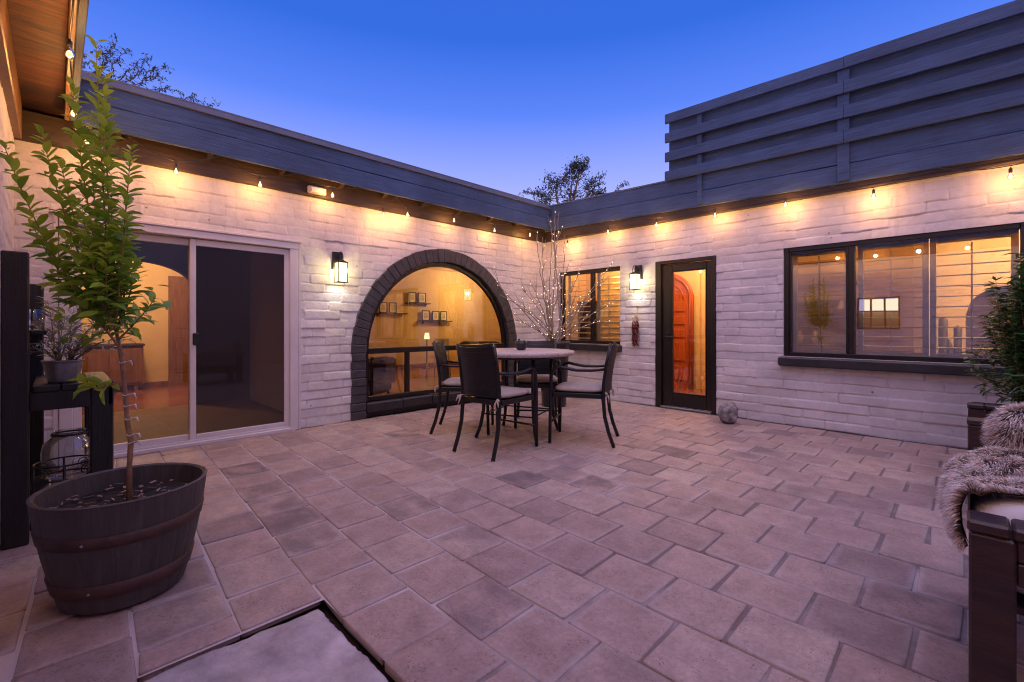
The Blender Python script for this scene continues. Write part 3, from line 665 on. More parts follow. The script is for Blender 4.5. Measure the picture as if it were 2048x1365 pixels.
# glazed door
d = MB(); d.box((2.125, -0.012, 0.0), (2.215, 0.12, 2.075), .006); d.box((2.928, -0.012, 0.0), (2.988, 0.12, 2.075), .006); d.box((2.215, -0.0115, 2.025), (2.928, 0.12, 2.075), .006)
dr = d.build('glazed_door', M['dframe'], B)
d = MB(); d.box((2.222, 0.03, 0.03), (2.362, 0.075, 2.018), .006); d.box((2.846, 0.03, 0.03), (2.922, 0.075, 2.018), .006); d.box((2.362, 0.031, 1.92), (2.846, 0.074, 2.018), .006); d.box((2.362, 0.031, 0.03), (2.846, 0.074, 0.215), .006)
for a, b, c, e in ((2.362, 2.374, .215, 1.92), (2.834, 2.846, .215, 1.92), (2.374, 2.834, 1.908, 1.92), (2.374, 2.834, .215, .227)): d.box((a, 0.022, c), (b, 0.06, e), .003)
d.build('door_leaf', M['dframe'], dr)
q = MB(); q.add([(2.365, .052, .22), (2.843, .052, .22), (2.843, .052, 1.915), (2.365, .052, 1.915)], [(0, 1, 2, 3)]); q.build('door_glass', M['glass'], dr)
q = MB(); q.tube([(2.285, 0.03, 1.0), (2.285, -0.03, 1.0)], .014, 10); q.tube([(2.285, -0.028, 1.0), (2.32, -0.034, 1.0), (2.395, -0.03, 0.998)], .0095, 8); q.box((2.262, 0.018, .93), (2.308, 0.031, 1.07), .006); q.build('handle', M['black'], dr)
q = MB(); q.box((2.215, -0.03, 0.0), (2.928, 0.10, 0.024), .004); q.build('threshold', M['galv'], dr)
for z in (0.25, 1.02, 1.78):
    q = MB(); q.tube([(2.925, 0.024, z - .05), (2.925, 0.024, z + .05)], .007, 8); q.build('hinge', M['black'], dr)

def louvers(mb, a, b, z0, z1, pitch, y, tilt, depth, t=0.009):
    z = z0 + pitch / 2
    while z < z1 - pitch * .3:
        mt = Matrix.Translation(((a + b) / 2, y, z)) @ Matrix.Rotation(tilt, 4, 'X')
        mb.box((-(b - a) / 2, -depth / 2, -t / 2), ((b - a) / 2, depth / 2, t / 2), .003, mt); z += pitch
# small window
q = MB(); a, b, c, e = SW
q.box((a, 0.03, c), (a + .055, .11, e), .005); q.box((b - .03, 0.03, c), (b, .11, e), .005); q.box((a + .055, 0.031, e - .06), (b - .03, .109, e), .005); q.box((a + .055, 0.031, c), (b - .03, .109, c + .05), .005); q.box((.945, 0.032, c + .05), (1.0, .108, e - .06), .005)
sw = q.build('window', M['dframe'], B); sw['label'] = 'small dark framed window in the corner behind the lit branches'
for x0, x1 in ((a + .055, .945), (1.0, b - .03)):
    q = MB(); q.add([(x0, .075, c + .05), (x1, .075, c + .05), (x1, .075, e - .06), (x0, .075, e - .06)], [(0, 1, 2, 3)]); q.build('pane', M['glass'], sw)
q = MB(); q.box((a - .02, -0.085, .758), (b + .03, 0.10, .862), .014); q.build('sill', M['sill'], sw)
for x0, x1, tl in ((.40, .935, R(8)), (1.01, 1.52, R(24))):
    q = MB(); q.box((x0, .135, c + .02), (x0 + .055, .16, e - .03), .004); q.box((x1 - .03, .135, c + .02), (x1, .16, e - .03), .004); louvers(q, x0 + .056, x1 - .031, c + .04, e - .05, .0885, .147, tl, .088); q.box(((x0 + x1) / 2 - .006, .088, c + .06), ((x0 + x1) / 2 + .006, .098, e - .1), .002); q.build('shutter', M['shutter'], sw)
# wide window
q = MB(); a, b, c, e = BW
q.box((a, 0.02, c), (a + .05, .11, e), .005); q.box((b - .06, 0.02, c), (b, .11, e), .005); q.box((a + .05, 0.021, e - .052), (b - .06, .109, e), .005); q.box((a + .05, 0.021, c), (b - .06, .109, c + .05), .005); q.box((4.395, 0.022, c + .05), (4.445, .108, e - .052), .005)
q.box((a + .05, .035, c + .05), (a + .072, .09, e - .052), .004); q.box((4.368, .035, c + .05), (4.395, .09, e - .052), .004)
q.box((a + .072, .036, e - .075), (4.368, .089, e - .052), .004)
bw = q.build('window', M['dframe'], B); bw['label'] = 'wide dark framed window with white shutters behind the glass'
for x0, x1 in ((a + .05, 4.395), (4.445, b - .06)):
    q = MB(); q.add([(x0, .075, c + .05), (x1, .075, c + .05), (x1, .075, e - .052), (x0, .075, e - .052)], [(0, 1, 2, 3)]); q.build('pane', M['coated'], bw)
q = MB(); q.box((4.380, 0.014, 1.36), (4.402, .036, 1.40), .004); q.build('latch', M['black'], bw)
q = MB(); q.box((a - .035, -0.105, .690), (b + .12, 0.10, .795), .016); q.build('sill', M['sill'], bw)
for x0, x1 in ((a + .055, 4.385), (4.455, 5.03), (5.035, b - .065)):
    q = MB(); wst = .05; q.box((x0, .145, c + .02), (x0 + wst, .172, e - .03), .004); q.box((x1 - wst, .145, c + .02), (x1, .172, e - .03), .004); q.box((x0 + wst, .146, e - .10), (x1 - wst, .171, e - .03), .004); q.box((x0 + wst, .146, c + .02), (x1 - wst, .171, c + .08), .004)
    louvers(q, x0 + wst + .001, x1 - wst - .001, c + .085, e - .11, .1015, .158, R(3), .085); q.box(((x0 + x1) / 2 - .006, .098, c + .09), ((x0 + x1) / 2 + .006, .108, e - .12), .002); q.build('shutter', M['shutter'], bw)

# eaves of the rear wing, falling gently away from the corner
SL = -0.0295
def shear(o, k=SL):
    me = o.data
    for vtx in me.vertices: vtx.co.z += k * vtx.co.x
    return o
fb = MB(); boards(fb, 0.10, 9.0, 2.806, 3.005, -0.125, -0.085, cuts=(3.4, 7.2)); boards(fb, 0.10, 9.0, 3.010, 3.232, -0.118, -0.08, cuts=(1.5, 5.1)); shear(fb.build('fascia', M['fascia'], B))
q = MB(); q.box((0.06, -0.13, 3.222), (2.36, -0.06, 3.240), .003); shear(q.build('drip_edge', M['metal_edge'], B))
q = MB(); q.box((0.02, -0.088, 2.635), (8.6, 0.02, 2.655), .004); q.box((0.02, -0.083, 2.655), (8.6, -0.03, 2.80), .004); shear(q.build('frieze_board', M['frieze'], B), -0.008)
q = MB(); q.box((0.0, -0.08, 2.72), (9.2, 8.0, 2.90), .004); q.build('roof', M['roof'], B)

# roof screen: overlapping boards on battens
fs_ = empty('board_screen', (0, 0, 0), TH); tag(fs_, 'tall slatted wooden screen of overlapping grey boards on the roof edge', 'fence')
for k, (zt, zb) in enumerate(((4.126, 3.998), (3.866, 3.735), (3.606, 3.476), (3.346, 3.216))):
    for a, b in ((2.365, 4.385), (4.388, 9.0)):
        q = MB(); plank(q, a, b, -0.185, -0.152, zb, zt, .006); shear(q.build('board', M['fascia'], fs_))
for k, (zt, zb) in enumerate(((4.09, 3.80), (3.795, 3.54), (3.535, 3.28), (3.275, 3.20))):
    if zt - zb < .05: continue
    q = MB(); plank(q, 2.385, 9.0, -0.100, -0.078, zb, zt, .005, False); shear(q.build('back_board', M['fascia'], fs_))
for a, b in ((2.80, 2.86), (4.325, 4.43), (6.0, 6.1), (7.6, 7.7)):
    q = MB(); q.box((a, -0.1515, 2.825), (b, -0.1255, 4.10), .003); q.box((a, -0.1250, 3.24), (b, -0.1025, 4.10), .002); shear(q.build('batten', M['fascia'], fs_))

# ---- near wing (behind and beside the camera)
C = empty('house_wing', (0, -6.40, 0), R(180)); tag(C, 'near house wing at the left edge with brown wooden soffit and white brick wall', 'house wing')
CW = (-3.98, -3.24, 1.08, 1.78)
brick_wall('wall', C, -9.6, 0.0, WTOP, rects_solid([CW], WTOP), [CW[0], CW[1]], 77, res=0.016)
q = MB(); a, b, c, e = CW
for x in (a, -3.74, -3.50, b - .03): q.box((x, .03, c), (x + .03, .10, e), .004)
q.box((a, .031, c), (b, .099, c + .03), .004); q.box((a, .031, e - .03), (b, .099, e), .004); q.box((a, .032, 1.46), (b, .098, 1.485), .004)
cw = q.build('window', M['oak'], C)
q = MB(); q.box((a - .2, .30, c - .2), (b + .2, .32, 1.46), .004); q.build('room_back', M['plaster'], cw)
q = MB(); q.add([(a + .03, .11, 1.49), (b - .12, .11, 1.49), (b - .12, .11, 1.74), (a + .03, .11, 1.74)], [(0, 1, 2, 3)]); q.build('pane', M['daywindow'], cw)
q = MB(); q.box((-9.6, -0.355, 2.800), (-0.215, -0.315, 3.18), .005); q.build('fascia', M['fascia'], C)
q = MB(); q.box((-9.6, -0.314, 2.795), (-0.215, -0.285, 3.0), .004); q.build('sub_fascia', M['oak'], C)
q = MB(); q.box((-9.6, -0.284, 2.885), (0.0, 0.05, 2.905), .002); q.build('soffit', M['soffit'], C)
q = MB(); q.box((-9.6, -0.05, 2.62), (-0.05, 0.02, 2.884), .006); q.build('frieze_board', M['oak'], C)
q = MB(); q.box((-9.6, -0.30, 2.94), (0.0, 6, 3.14), .004); q.build('roof', M['roof'], C)
# far side of the courtyard: unseen wall, raised to keep sky out of reflections
D = tag(MB().box((9.6, -6.4, 0), (9.8, 0.6, 4.0), .01).build('unseen_wall', M['paint']), 'unseen white wall at the far right, raised to block sky reflections in the glass', 'wall')

# ------------------------------------------------------------------ rooms behind the glass
def quad(name, pts, m, parent=None):
    o = MB().add(pts, [(0, 1, 2, 3)]).build(name, m, parent); tag(o, kind='structure'); return o
CE = 2.78
quad('interior_floor', [(-5.6, -8, .005), (-.2, -8, .005), (-.2, 4.6, .005), (-5.6, 4.6, .005)], M['saltillo'])
M['oakfloor'] = pr('worn_oak_floor', (0.16, 0.075, 0.032), 0.7, var=0.3, scale=3, stretch=(1, 9, 1), bump=0.1, bscale=20)
quad('interior_floor', [(-2.72, -8, .012), (-.1, -8, .012), (-.1, -3.95, .012), (-2.72, -3.95, .012)], M['oakfloor'])
quad('interior_ceiling', [(-5.6, -8, CE), (-2.75, -8, CE), (-2.75, 4.6, CE), (-5.6, 4.6, CE)], M['plaster'])
quad('interior_ceiling', [(-2.75, -3.95, CE), (-.1, -3.95, CE), (-.1, 4.6, CE), (-2.75, 4.6, CE)], M['plaster'])
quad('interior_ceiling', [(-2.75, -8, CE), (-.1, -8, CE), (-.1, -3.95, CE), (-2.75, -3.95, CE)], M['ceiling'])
w1 = MB().box((-5.75, -8, 0), (-5.6, 4.6, CE)); w1.box((-5.6, 4.6, 0), (-.2, 4.75, CE)); w1.box((-5.6, -8.1, 0), (-.2, -8, CE)); w1.box((-2.6, -4.02, 0), (-.2, -3.90, CE)); w1.box((-.26, .2, 0), (-.2, 4.6, CE))
tag(w1.build('interior_wall', M['plaster']), kind='structure')
q = MB().box((-5.6, -8, 0.005), (-5.575, 4.6, 0.10), .004); tag(q.build('interior_skirting', M['oak']), kind='structure')
# partition with an arched opening
def archpart():
    q = MB(); yc, hw, zs, rise = -5.38, 0.64, 1.70, 0.345; ys = [yc - hw + 2 * hw * k / 32 for k in range(33)]
    top = lambda y: zs + rise * math.sqrt(max(0, 1 - ((y - yc) / hw) ** 2))
    X0, X1 = -2.82, -2.68
    for a, b in zip(ys[:-1], ys[1:]):
        za, zb = top(a), top(b)
        q.add([(X1, a, za), (X1, b, zb), (X1, b, CE), (X1, a, CE), (X0, a, za), (X0, b, zb), (X0, b, CE), (X0, a, CE)], [(0, 1, 2, 3), (7, 6, 5, 4), (0, 4, 5, 1)])
    q.box((X0, -8, 0), (X1, yc - hw, CE), .001); q.box((X0, yc + hw, 0), (X1, -3.96, CE), .001)
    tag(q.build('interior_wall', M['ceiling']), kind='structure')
archpart()
q = MB(); q.box((-5.60, -4.62, .0), (-5.56, -3.95, 2.12), .004)
t = q.build('wooden_door', M['oak']); tag(t, 'brown wooden door on the far wall seen through the sliding glass', 'door')
q = MB(); q.box((-5.565, -4.52, .25), (-5.552, -4.05, .95), .01); q.box((-5.565, -4.52, 1.1), (-5.552, -4.05, 1.95), .01); q.build('door_panel', M['oak'], t)
# console cabinet in the far room
t = empty('sideboard', (-5.3, -5.75, 0)); tag(t, 'dark brown sideboard in the lit room beyond the arched opening', 'sideboard')
MB().box((-.22, -.7, .12), (.22, .7, .8), .006).build('body', M['oak'], t); MB().box((-.24, -.72, .8), (.25, .72, .84), .006).build('top', M['darkfab'], t)
for y in (-.6, .6):
    for x in (-.18, .18): MB().box((x - .025, y - .025, 0), (x + .025, y + .025, .12), .003).build('leg', M['oak'], t)
for y in (-.46, 0, .46): MB().box((.221, y - .22, .16), (.232, y + .22, .76), .004).build('drawer_front', M['oak'], t)
t = empty('stand_in_pendant', (-4.2, -6.1, 2.3)); tag(t, 'stand-in pendant lamp in place of a window light reflection beyond the sliding door', 'lamp')  # added lamp, stands where only a reflection of window light shows
MB().lathe([(.0, -.001), (.30, 0), (.30, .16), (0, .161)], 28).build('shade', M['stand_in_glow'], t); MB().tube([(0, 0, .16), (0, 0, .48)], .008).build('cord', M['black'], t)
point('room_light', (-4.1, -5.3, 2.35), 82, (1, .57, .22), .12)
point('room_light', (-3.6, -1.6, 2.45), 20, (1, .56, .15), .12); point('room_light', (-4.5, 2.3, 2.35), 62, (1, .58, .16), .12)
# pictures on ledges
def shelf(y0, y1, z):
    t = empty('wall_shelf', (-5.6, (y0 + y1) / 2, z)); h = (y1 - y0) / 2
    MB().box((0, -h, -.025), (.13, h, 0), .003).build('shelf_board', M['dframe'], t)
    for y in (-h * .7, h * .7):
        MB().add([(0, y - .012, -.025), (.09, y - .012, -.025), (0, y - .012, -.10), (0, y + .012, -.025), (.09, y + .012, -.025), (0, y + .012, -.10)], [(0, 2, 1), (3, 4, 5), (0, 1, 4, 3), (1, 2, 5, 4), (2, 0, 3, 5)]).build('bracket', M['dframe'], t)
    return t
def frame(yc, z, wd, hg, label):
    t = empty('picture_frame', (-5.54, yc, z)); tag(t, label, 'picture frame', 'small framed prints on the wall ledges')
    q = MB(); b = .022
    q.box((0, -wd / 2, 0), (.025, -wd / 2 + b, hg), .003); q.box((0, wd / 2 - b, 0), (.025, wd / 2, hg), .003); q.box((0, -wd / 2 + b, 0), (.025, wd / 2 - b, b), .003); q.box((0, -wd / 2 + b, hg - b), (.025, wd / 2 - b, hg), .003); q.build('frame', M['dframe'], t)
    MB().box((.004, -wd / 2 + b, b), (.010, wd / 2 - b, hg - b), .001).build('mat', M['mat_white'], t)
    MB().box((.0105, -wd / 2 + b + .045, b + .05), (.0125, wd / 2 - b - .045, hg - b - .05), .0005).build('print', M['sketch'], t)
tag(shelf(-.38, .64, 1.505), 'dark wall ledge at left holding two frames and a small trailing plant', 'shelf', 'dark picture ledges')
tag(shelf(.60, 1.38, 1.80), 'dark wall ledge, highest of the three, holding two frames', 'shelf', 'dark picture ledges')
tag(shelf(1.0, 2.15, 1.31), 'dark wall ledge, lowest of the three, holding three frames', 'shelf', 'dark picture ledges')
frame(-.09, 1.505, .24, .28, 'framed print on the left wall ledge, left one of its pair'); frame(.20, 1.505, .23, .28, 'framed print on the left wall ledge, beside the small plant')
frame(.80, 1.80, .25, .29, 'framed print on the highest wall ledge, left one of its pair'); frame(1.12, 1.80, .25, .29, 'framed print on the highest wall ledge, right one of its pair')
frame(1.24, 1.31, .26, .29, 'framed print on the lowest wall ledge, leftmost of its three'); frame(1.58, 1.31, .24, .28, 'framed print on the lowest wall ledge, middle of its three'); frame(1.86, 1.31, .23, .28, 'framed print on the lowest wall ledge, rightmost of its three')
# armchair with a knitted throw, a tub chair, a side chair and an added lamp
t = empty('armchair', (-1.25, -2.95, 0), R(-60)); tag(t, 'dark upholstered armchair behind the lower left pane of the arched window', 'armchair')
MB().box((-.38, -.38, .12), (.38, .38, .44), .05).build('seat', M['darkfab'], t); MB().box((-.38, .26, .30), (.38, .44, .68), .07).build('backrest', M['darkfab'], t)
for x in (-.4, .4): MB().box((x - .08, -.38, .12), (x + .08, .36, .62), .05).build('armrest', M['darkfab'], t)
for x in (-.34, .34):
    for y in (-.34, .36): MB().tube([(x, y, 0), (x, y, .13)], .022).build('leg', M['oak'], t)
t2 = MB(); t2.box((-1.30, -2.72, .60), (-.98, -2.42, .67), .03); t2.box((-.98, -2.70, .28), (-.93, -2.44, .66), .018); tag(t2.build('knitted_throw', M['tan']), 'tan knitted throw over the arm of the dark armchair', 'throw')
t = empty('side_chair', (-3.5, .2, 0), R(30)); tag(t, 'slim pale metal side chair in the room behind the arched window', 'chair')
MB().box((-.2, -.2, .43), (.2, .2, .46), .012).build('seat', M['beige'], t); MB().box((-.19, .18, .55), (.19, .2, .86), .008).build('backrest', M['beige'], t)
for x in (-.18, .18):
    MB().tube([(x * 1.15, -.22, 0), (x, -.18, .44)], .013).build('leg', M['beige'], t); MB().tube([(x * 1.15, .24, 0), (x, .19, .44), (x, .195, .86)], .013).build('leg', M['beige'], t)
t = empty('stand_in_table_lamp', (-5.2, 1.05, 0)); tag(t, 'glowing stand-in table lamp for a lantern reflection, below the lowest picture ledge', 'lamp')  # added lamp in place of a lantern reflected in the arched window
MB().lathe([(.0, 0), (.14, 0), (.14, .02), (.02, .04), (.02, .80), (.0, .80)], 20).build('base', M['dframe'], t); MB().lathe([(.075, .80), (.055, .97)], 20).build('lamp_shade', M['stand_in_glow'], t)
t = empty('tub_chair', (-2.5, .6, 0), R(-120)); tag(t, 'dark round backed tub chair behind the right side of the arched window', 'chair')
MB().lathe([(0, .1), (.33, .1), (.36, .42), (0, .44)], 24).build('seat', M['darkfab'], t)
q = MB()
q.tube([(.36 * math.cos(a), .36 * math.sin(a), .66) for a in np.linspace(R(10), R(170), 16)], [.16] * 16, 10); q.build('backrest', M['darkfab'], t)
MB().lathe([(0, 0), (.22, 0), (.2, .1), (0, .1)], 20).build('base', M['oak'], t)
# hall behind the glazed door
quad('interior_floor', [(.2, .1, .006), (3.3, .1, .006), (3.3, 3.0, .006), (.2, 3.0, .006)], M['saltillo'])
quad('interior_ceiling', [(.2, .1, 2.7), (3.3, .1, 2.7), (3.3, 3.0, 2.7), (.2, 3.0, 2.7)], M['plaster'])
q = MB(); q.box((.1, 2.18, 0), (3.3, 2.3, 2.7), .002); q.box((1.79, 2.10, 0), (1.86, 2.179, 2.7), .004); q.box((3.25, .1, 0), (3.35, 2.2, 2.7), .002); q.box((.1, .1, 0), (.15, 2.2, 2.7), .002); tag(q.build('interior_wall', M['plaster']), kind='structure')
t = empty('arched_door', (1.25, 2.16, 0)); tag(t, 'red mahogany arched door with raised panels seen through the glazed door', 'door')
def archpoly(hw, zs, n=24, rise=None):
    return [(-hw, 0.0)] + [(-hw * math.cos(PI * k / n), zs + (rise or hw) * math.sin(PI * k / n)) for k in range(n + 1)] + [(hw, 0.0)]
MB().prism(archpoly(.42, 1.66, rise=.42), -.04, .0).build('door_leaf', M['redwood'], t)
q = MB()
for hw, dd in ((.47, .05), (.435, .075)):
    pts = [(-hw, -.02 - dd / 2, 0)] + [(-hw * math.cos(PI * k / 24), -.02 - dd / 2, 1.66 + hw * math.sin(PI * k / 24)) for k in range(25)] + [(hw, -.02 - dd / 2, 0)]; q.tube(pts, .026, 8)
q.build('door_casing', M['redwood'], t)
for x in (-.19, .19):
    for z0, z1 in ((.14, .42), (.50, .86), (.94, 1.10), (1.18, 1.34), (1.42, 1.60)): MB().box((x - .14, -.062, z0), (x + .14, -.038, z1), .014).build('door_panel', M['redwood'], t)
q = MB(); q.tube([(-.30 * math.cos(PI * k / 16), -.045, 1.66 + .30 * math.sin(PI * k / 16)) for k in range(17)], .014, 8); q.build('arch_molding', M['redwood'], t)
point('hall_light', (2.15, 1.2, 2.45), 74, (1, .54, .18), .1)
# kitchen behind the small window
q = MB(); q.box((-.15, 1.0, 0), (1.6, 1.1, 2.7), .002); q.box((1.56, .2, 0), (1.6, 1.0, 2.7), .002); q.box((-.19, .2, 0), (-.15, 1.1, 2.7), .002); q.box((-.15, .2, 2.6), (1.56, 1.0, 2.7), .002); tag(q.build('interior_wall', M['plaster']), kind='structure')
t = empty('cabinet', (.02, .86, 0)); tag(t, 'dark tall cabinet standing in for a dark doorway behind the small corner window', 'cabinet'); MB().box((-.15, -.12, 0), (.42, .12, 1.62), .008).build('body', M['darkfab'], t); MB().box((-.1, -.13, .2), (.12, -.121, 1.5), .006).build('door', M['darkfab'], t); MB().box((.14, -.13, .2), (.36, -.121, 1.5), .006).build('door', M['darkfab'], t)  # dark cabinet added where a dark doorway would show
point('kitchen_light', (1.05, .52, 2.35), 22, (1, .50, .12), .06)
# dining room behind the wide window
quad('interior_floor', [(3.35, .1, .006), (8.5, .1, .006), (8.5, 4.2, .006), (3.35, 4.2, .006)], M['saltillo']); quad('interior_ceiling', [(3.35, -.1, 2.7), (8.5, -.1, 2.7), (8.5, 4.2, 2.7), (3.35, 4.2, 2.7)], M['plaster'])
q = MB(); q.box((3.35, 2.2, 0), (4.9, 2.3, 2.7), .002); q.box((4.88, .55, 0), (4.96, 2.3, 2.7), .004); tag(q.build('interior_wall', M['plaster']), kind='structure')
q = MB()
for x0, x1, z0, z1 in ((4.96, 5.28, 0, 2.7), (6.15, 8.5, 0, 2.7), (5.28, 6.15, 1.72, 2.7)): q.box((x0, 3.2, z0), (x1, 3.3, z1), .001)
q.box((8.4, .1, 0), (8.5, 3.3, 2.7), .002)
nq = 20; xs = [5.28 + .87 * k / nq for k in range(nq + 1)]
for a, b in zip(xs[:-1], xs[1:]):
    f = lambda x: 1.30 + .42 * math.sqrt(max(0, 1 - ((x - 5.715) / .435) ** 2)); q.add([(a, 3.2, f(a)), (b, 3.2, f(b)), (b, 3.2, 1.73), (a, 3.2, 1.73)], [(0, 1, 2, 3)])
tag(q.build('interior_wall', M['plaster']), kind='structure')
MBn = MB().box((5.2, 3.45, 0), (6.3, 3.5, 1.9), .002); tag(MBn.build('interior_niche', M['darkfab']), kind='structure')
t = empty('cactus_sculpture', (5.07, 2.2, 0)); tag(t, 'dark tall cactus sculpture beside the black niche inside the wide window', 'sculpture')
MB().tube([(0, 0, 0), (0, 0, 1.24), (0, 0, 1.28)], [.05, .045, .01], 10).build('stem', M['cactus'], t)
MB().tube([(.05, 0, .3), (.11, 0, .5), (.06, 0, .9), (.05, 0, .98)], [.03, .035, .03, .01], 8).build('arm', M['cactus'], t); MB().tube([(.14, 0.05, 0), (.14, 0.05, 1.12), (.14, 0.05, 1.16)], [.045, .04, .01], 8).build('arm', M['cactus'], t)
t = empty('dining_table', (5.9, 2.2, 0)); tag(t, 'dark dining table low inside the wide window', 'table')
MB().box((-.62, -.5, .72), (1.4, .5, .77), .008).build('tabletop', M['darkfab'], t)
for x in (-.5, 1.3):
    for y in (-.4, .4): MB().box((x - .04, y - .04, 0), (x + .04, y + .04, .72), .004).build('leg', M['darkfab'], t)
point('dining_light', (6.4, 1.9, 2.4), 200, (1, .66, .32), .12)
# warm-lit shelf seen through the left sash
t = empty('bookcase', (3.62, 1.75, 0)); tag(t, 'dim bookcase with small ornaments behind the left sash of the wide window', 'bookcase')
for x in (-.25, .62): MB().box((x, -.15, 0), (x + .03, .15, 2.1), .003).build('side_panel', M['oak'], t)
for z in (.1, .5, .86, 1.3, 1.75, 2.07): MB().box((-.22, -.15, z), (.62, .15, z + .025), .003).build('shelf_board', M['oak'], t)
for i, (x, z) in enumerate(((-.1, .885), (.1, .885), (.42, 1.325))):
    tag(MB().lathe([(0, 0), (.05, 0), (.065, .09), (.03, .16), (.035, .2)], 16, (3.62 + x, 1.72, z)).build('vase', M['beige']), ['small beige vase on the middle bookcase shelf, left one of two', 'small beige vase on the middle bookcase shelf, right one of two', 'small beige vase alone on the upper bookcase shelf'][i], 'vase', 'vases on the bookcase')
point('shelf_light', (3.95, 1.1, 2.4), 16, (1, .55, .2), .05)

# ------------------------------------------------------------------ string lights
def bulb_parts(t, p, watts):
    b = MB(); prof = [(.009, .0), (.012, -.012), (.023, -.032), (.0265, -.048), (.0225, -.066), (.010, -.077), (.0, -.080)]
    b.lathe(prof, 14, (0, 0, .052)); bo = b.build('bulb', M['bulbglass'], t); bo.location = p; bo.scale = (.82, .82, .82)
    MB().lathe([(.0, .105), (.006, .105), (.009, .095), (.015, .09), (.015, .05), (.011, .046), (0, .046)], 12).build('socket', M['socket'], bo)
    f = MB()
    for k in range(4):
        a = k * PI / 2; f.tube([(.004 * math.cos(a), .004 * math.sin(a), .04), (.010 * math.cos(a), .010 * math.sin(a), 0), (.004 * math.cos(a), .004 * math.sin(a), -.024)], .0022, 5)
    f.build('filament', M['filament'], bo)
    point('bulb_light', (0, 0, 0), watts, (1, .45, .12), .03, bo)
    return bo
def garland(name, pts, label, wall_pts, watts):
    t = empty(name, (0, 0, 0)); tag(t, label, 'string lights', 'warm bulb strings under the eaves')
    for p in pts: bulb_parts(t, p, watts)
    wire = MB(); path = []
    hooks = wall_pts
    seq = []
    for i, p in enumerate(pts):
        seq.append(Vector(p) + Vector((0, 0, .1)))
    full = []
    nodes = []
    for i in range(len(seq)):
        if i > 0: nodes.append(('hook', hooks((seq[i - 1] + seq[i]) / 2)))
        nodes.append(('b', seq[i]))
    nodes = [('hook', hooks(seq[0] + (seq[0] - seq[1]) * .5))] + nodes + [('hook', hooks(seq[-1] + (seq[-1] - seq[-2]) * .5))]
    for (k0, a), (k1, b) in zip(nodes[:-1], nodes[1:]):
        for i in range(8):
            u = i / 8; q = a.lerp(b, u); q.z -= .03 * math.sin(PI * u) * (1 if k0 == 'hook' else .6); full.append(q)
    full.append(nodes[-1][1])
    wire.tube(full, .0045, 6); wire.build('wire', M['socket'], t)
    return t
WB = 7.5
ptsA = [(.125, y, z) for y, z in ((-5.381, 2.573), (-4.678, 2.608), (-3.922, 2.645), (-3.279, 2.545), (-2.935, 2.601), (-2.179, 2.645), (-1.399, 2.622), (-0.598, 2.66))]
ptsA = [tuple(at(px, py, 1)) for px, py in ()] or ptsA
def onA(px, py, o):
    d = at(px, py, 1) - Vector((CX, CY, CH)); t_ = (o - CX) / d.x; return tuple(Vector((CX, CY, CH)) + d * t_)
def onB(px, py, o):
    d = at(px, py, 1) - Vector((CX, CY, CH)); n_ = Vector((math.sin(TH), -math.cos(TH), 0)); t_ = (o - Vector((CX, CY, 0)).dot(n_)) / d.dot(n_); return tuple(Vector((CX, CY, CH)) + d * t_)
garland('string_light', [onA(x, y, .20) for x, y in ((352, 345), (520, 371), (665, 392), (767, 431), (815, 431), (908, 442), (989, 462), (1060, 471))], 'string of warm bulbs hung along the eave above the sliding door and arched window', lambda p: Vector((.19, p.y, 2.80)), WB)
garland('string_light', [onB(x, y, .19) for x, y in ((1135, 491), (1216, 465), (1313, 451), (1430, 432), (1571, 411), (1747, 395), (2021, 355), (2330, 300))], 'string of warm bulbs hung along the eave above the glazed door and wide window', lambda p: Vector((p.x, p.y + .05, 2.80 - .03 * p.x)), WB)
garland('string_light', [(7.9, -6.16, 2.63), (7.2, -6.16, 2.65), (6.45, -6.16, 2.63), (5.7, -6.15, 2.65), (5.0, -6.15, 2.63), (4.3, -6.14, 2.66), (3.62, -6.14, 2.64), (2.95, -6.13, 2.66), tuple(at(139, 110, 2.5)), tuple(at(147, 228, 3.18)), tuple(at(174, 284, 3.66))], 'string of warm bulbs under the brown soffit at the upper left edge', lambda p: Vector((p.x, -6.10, 2.80)), WB * 1.1)

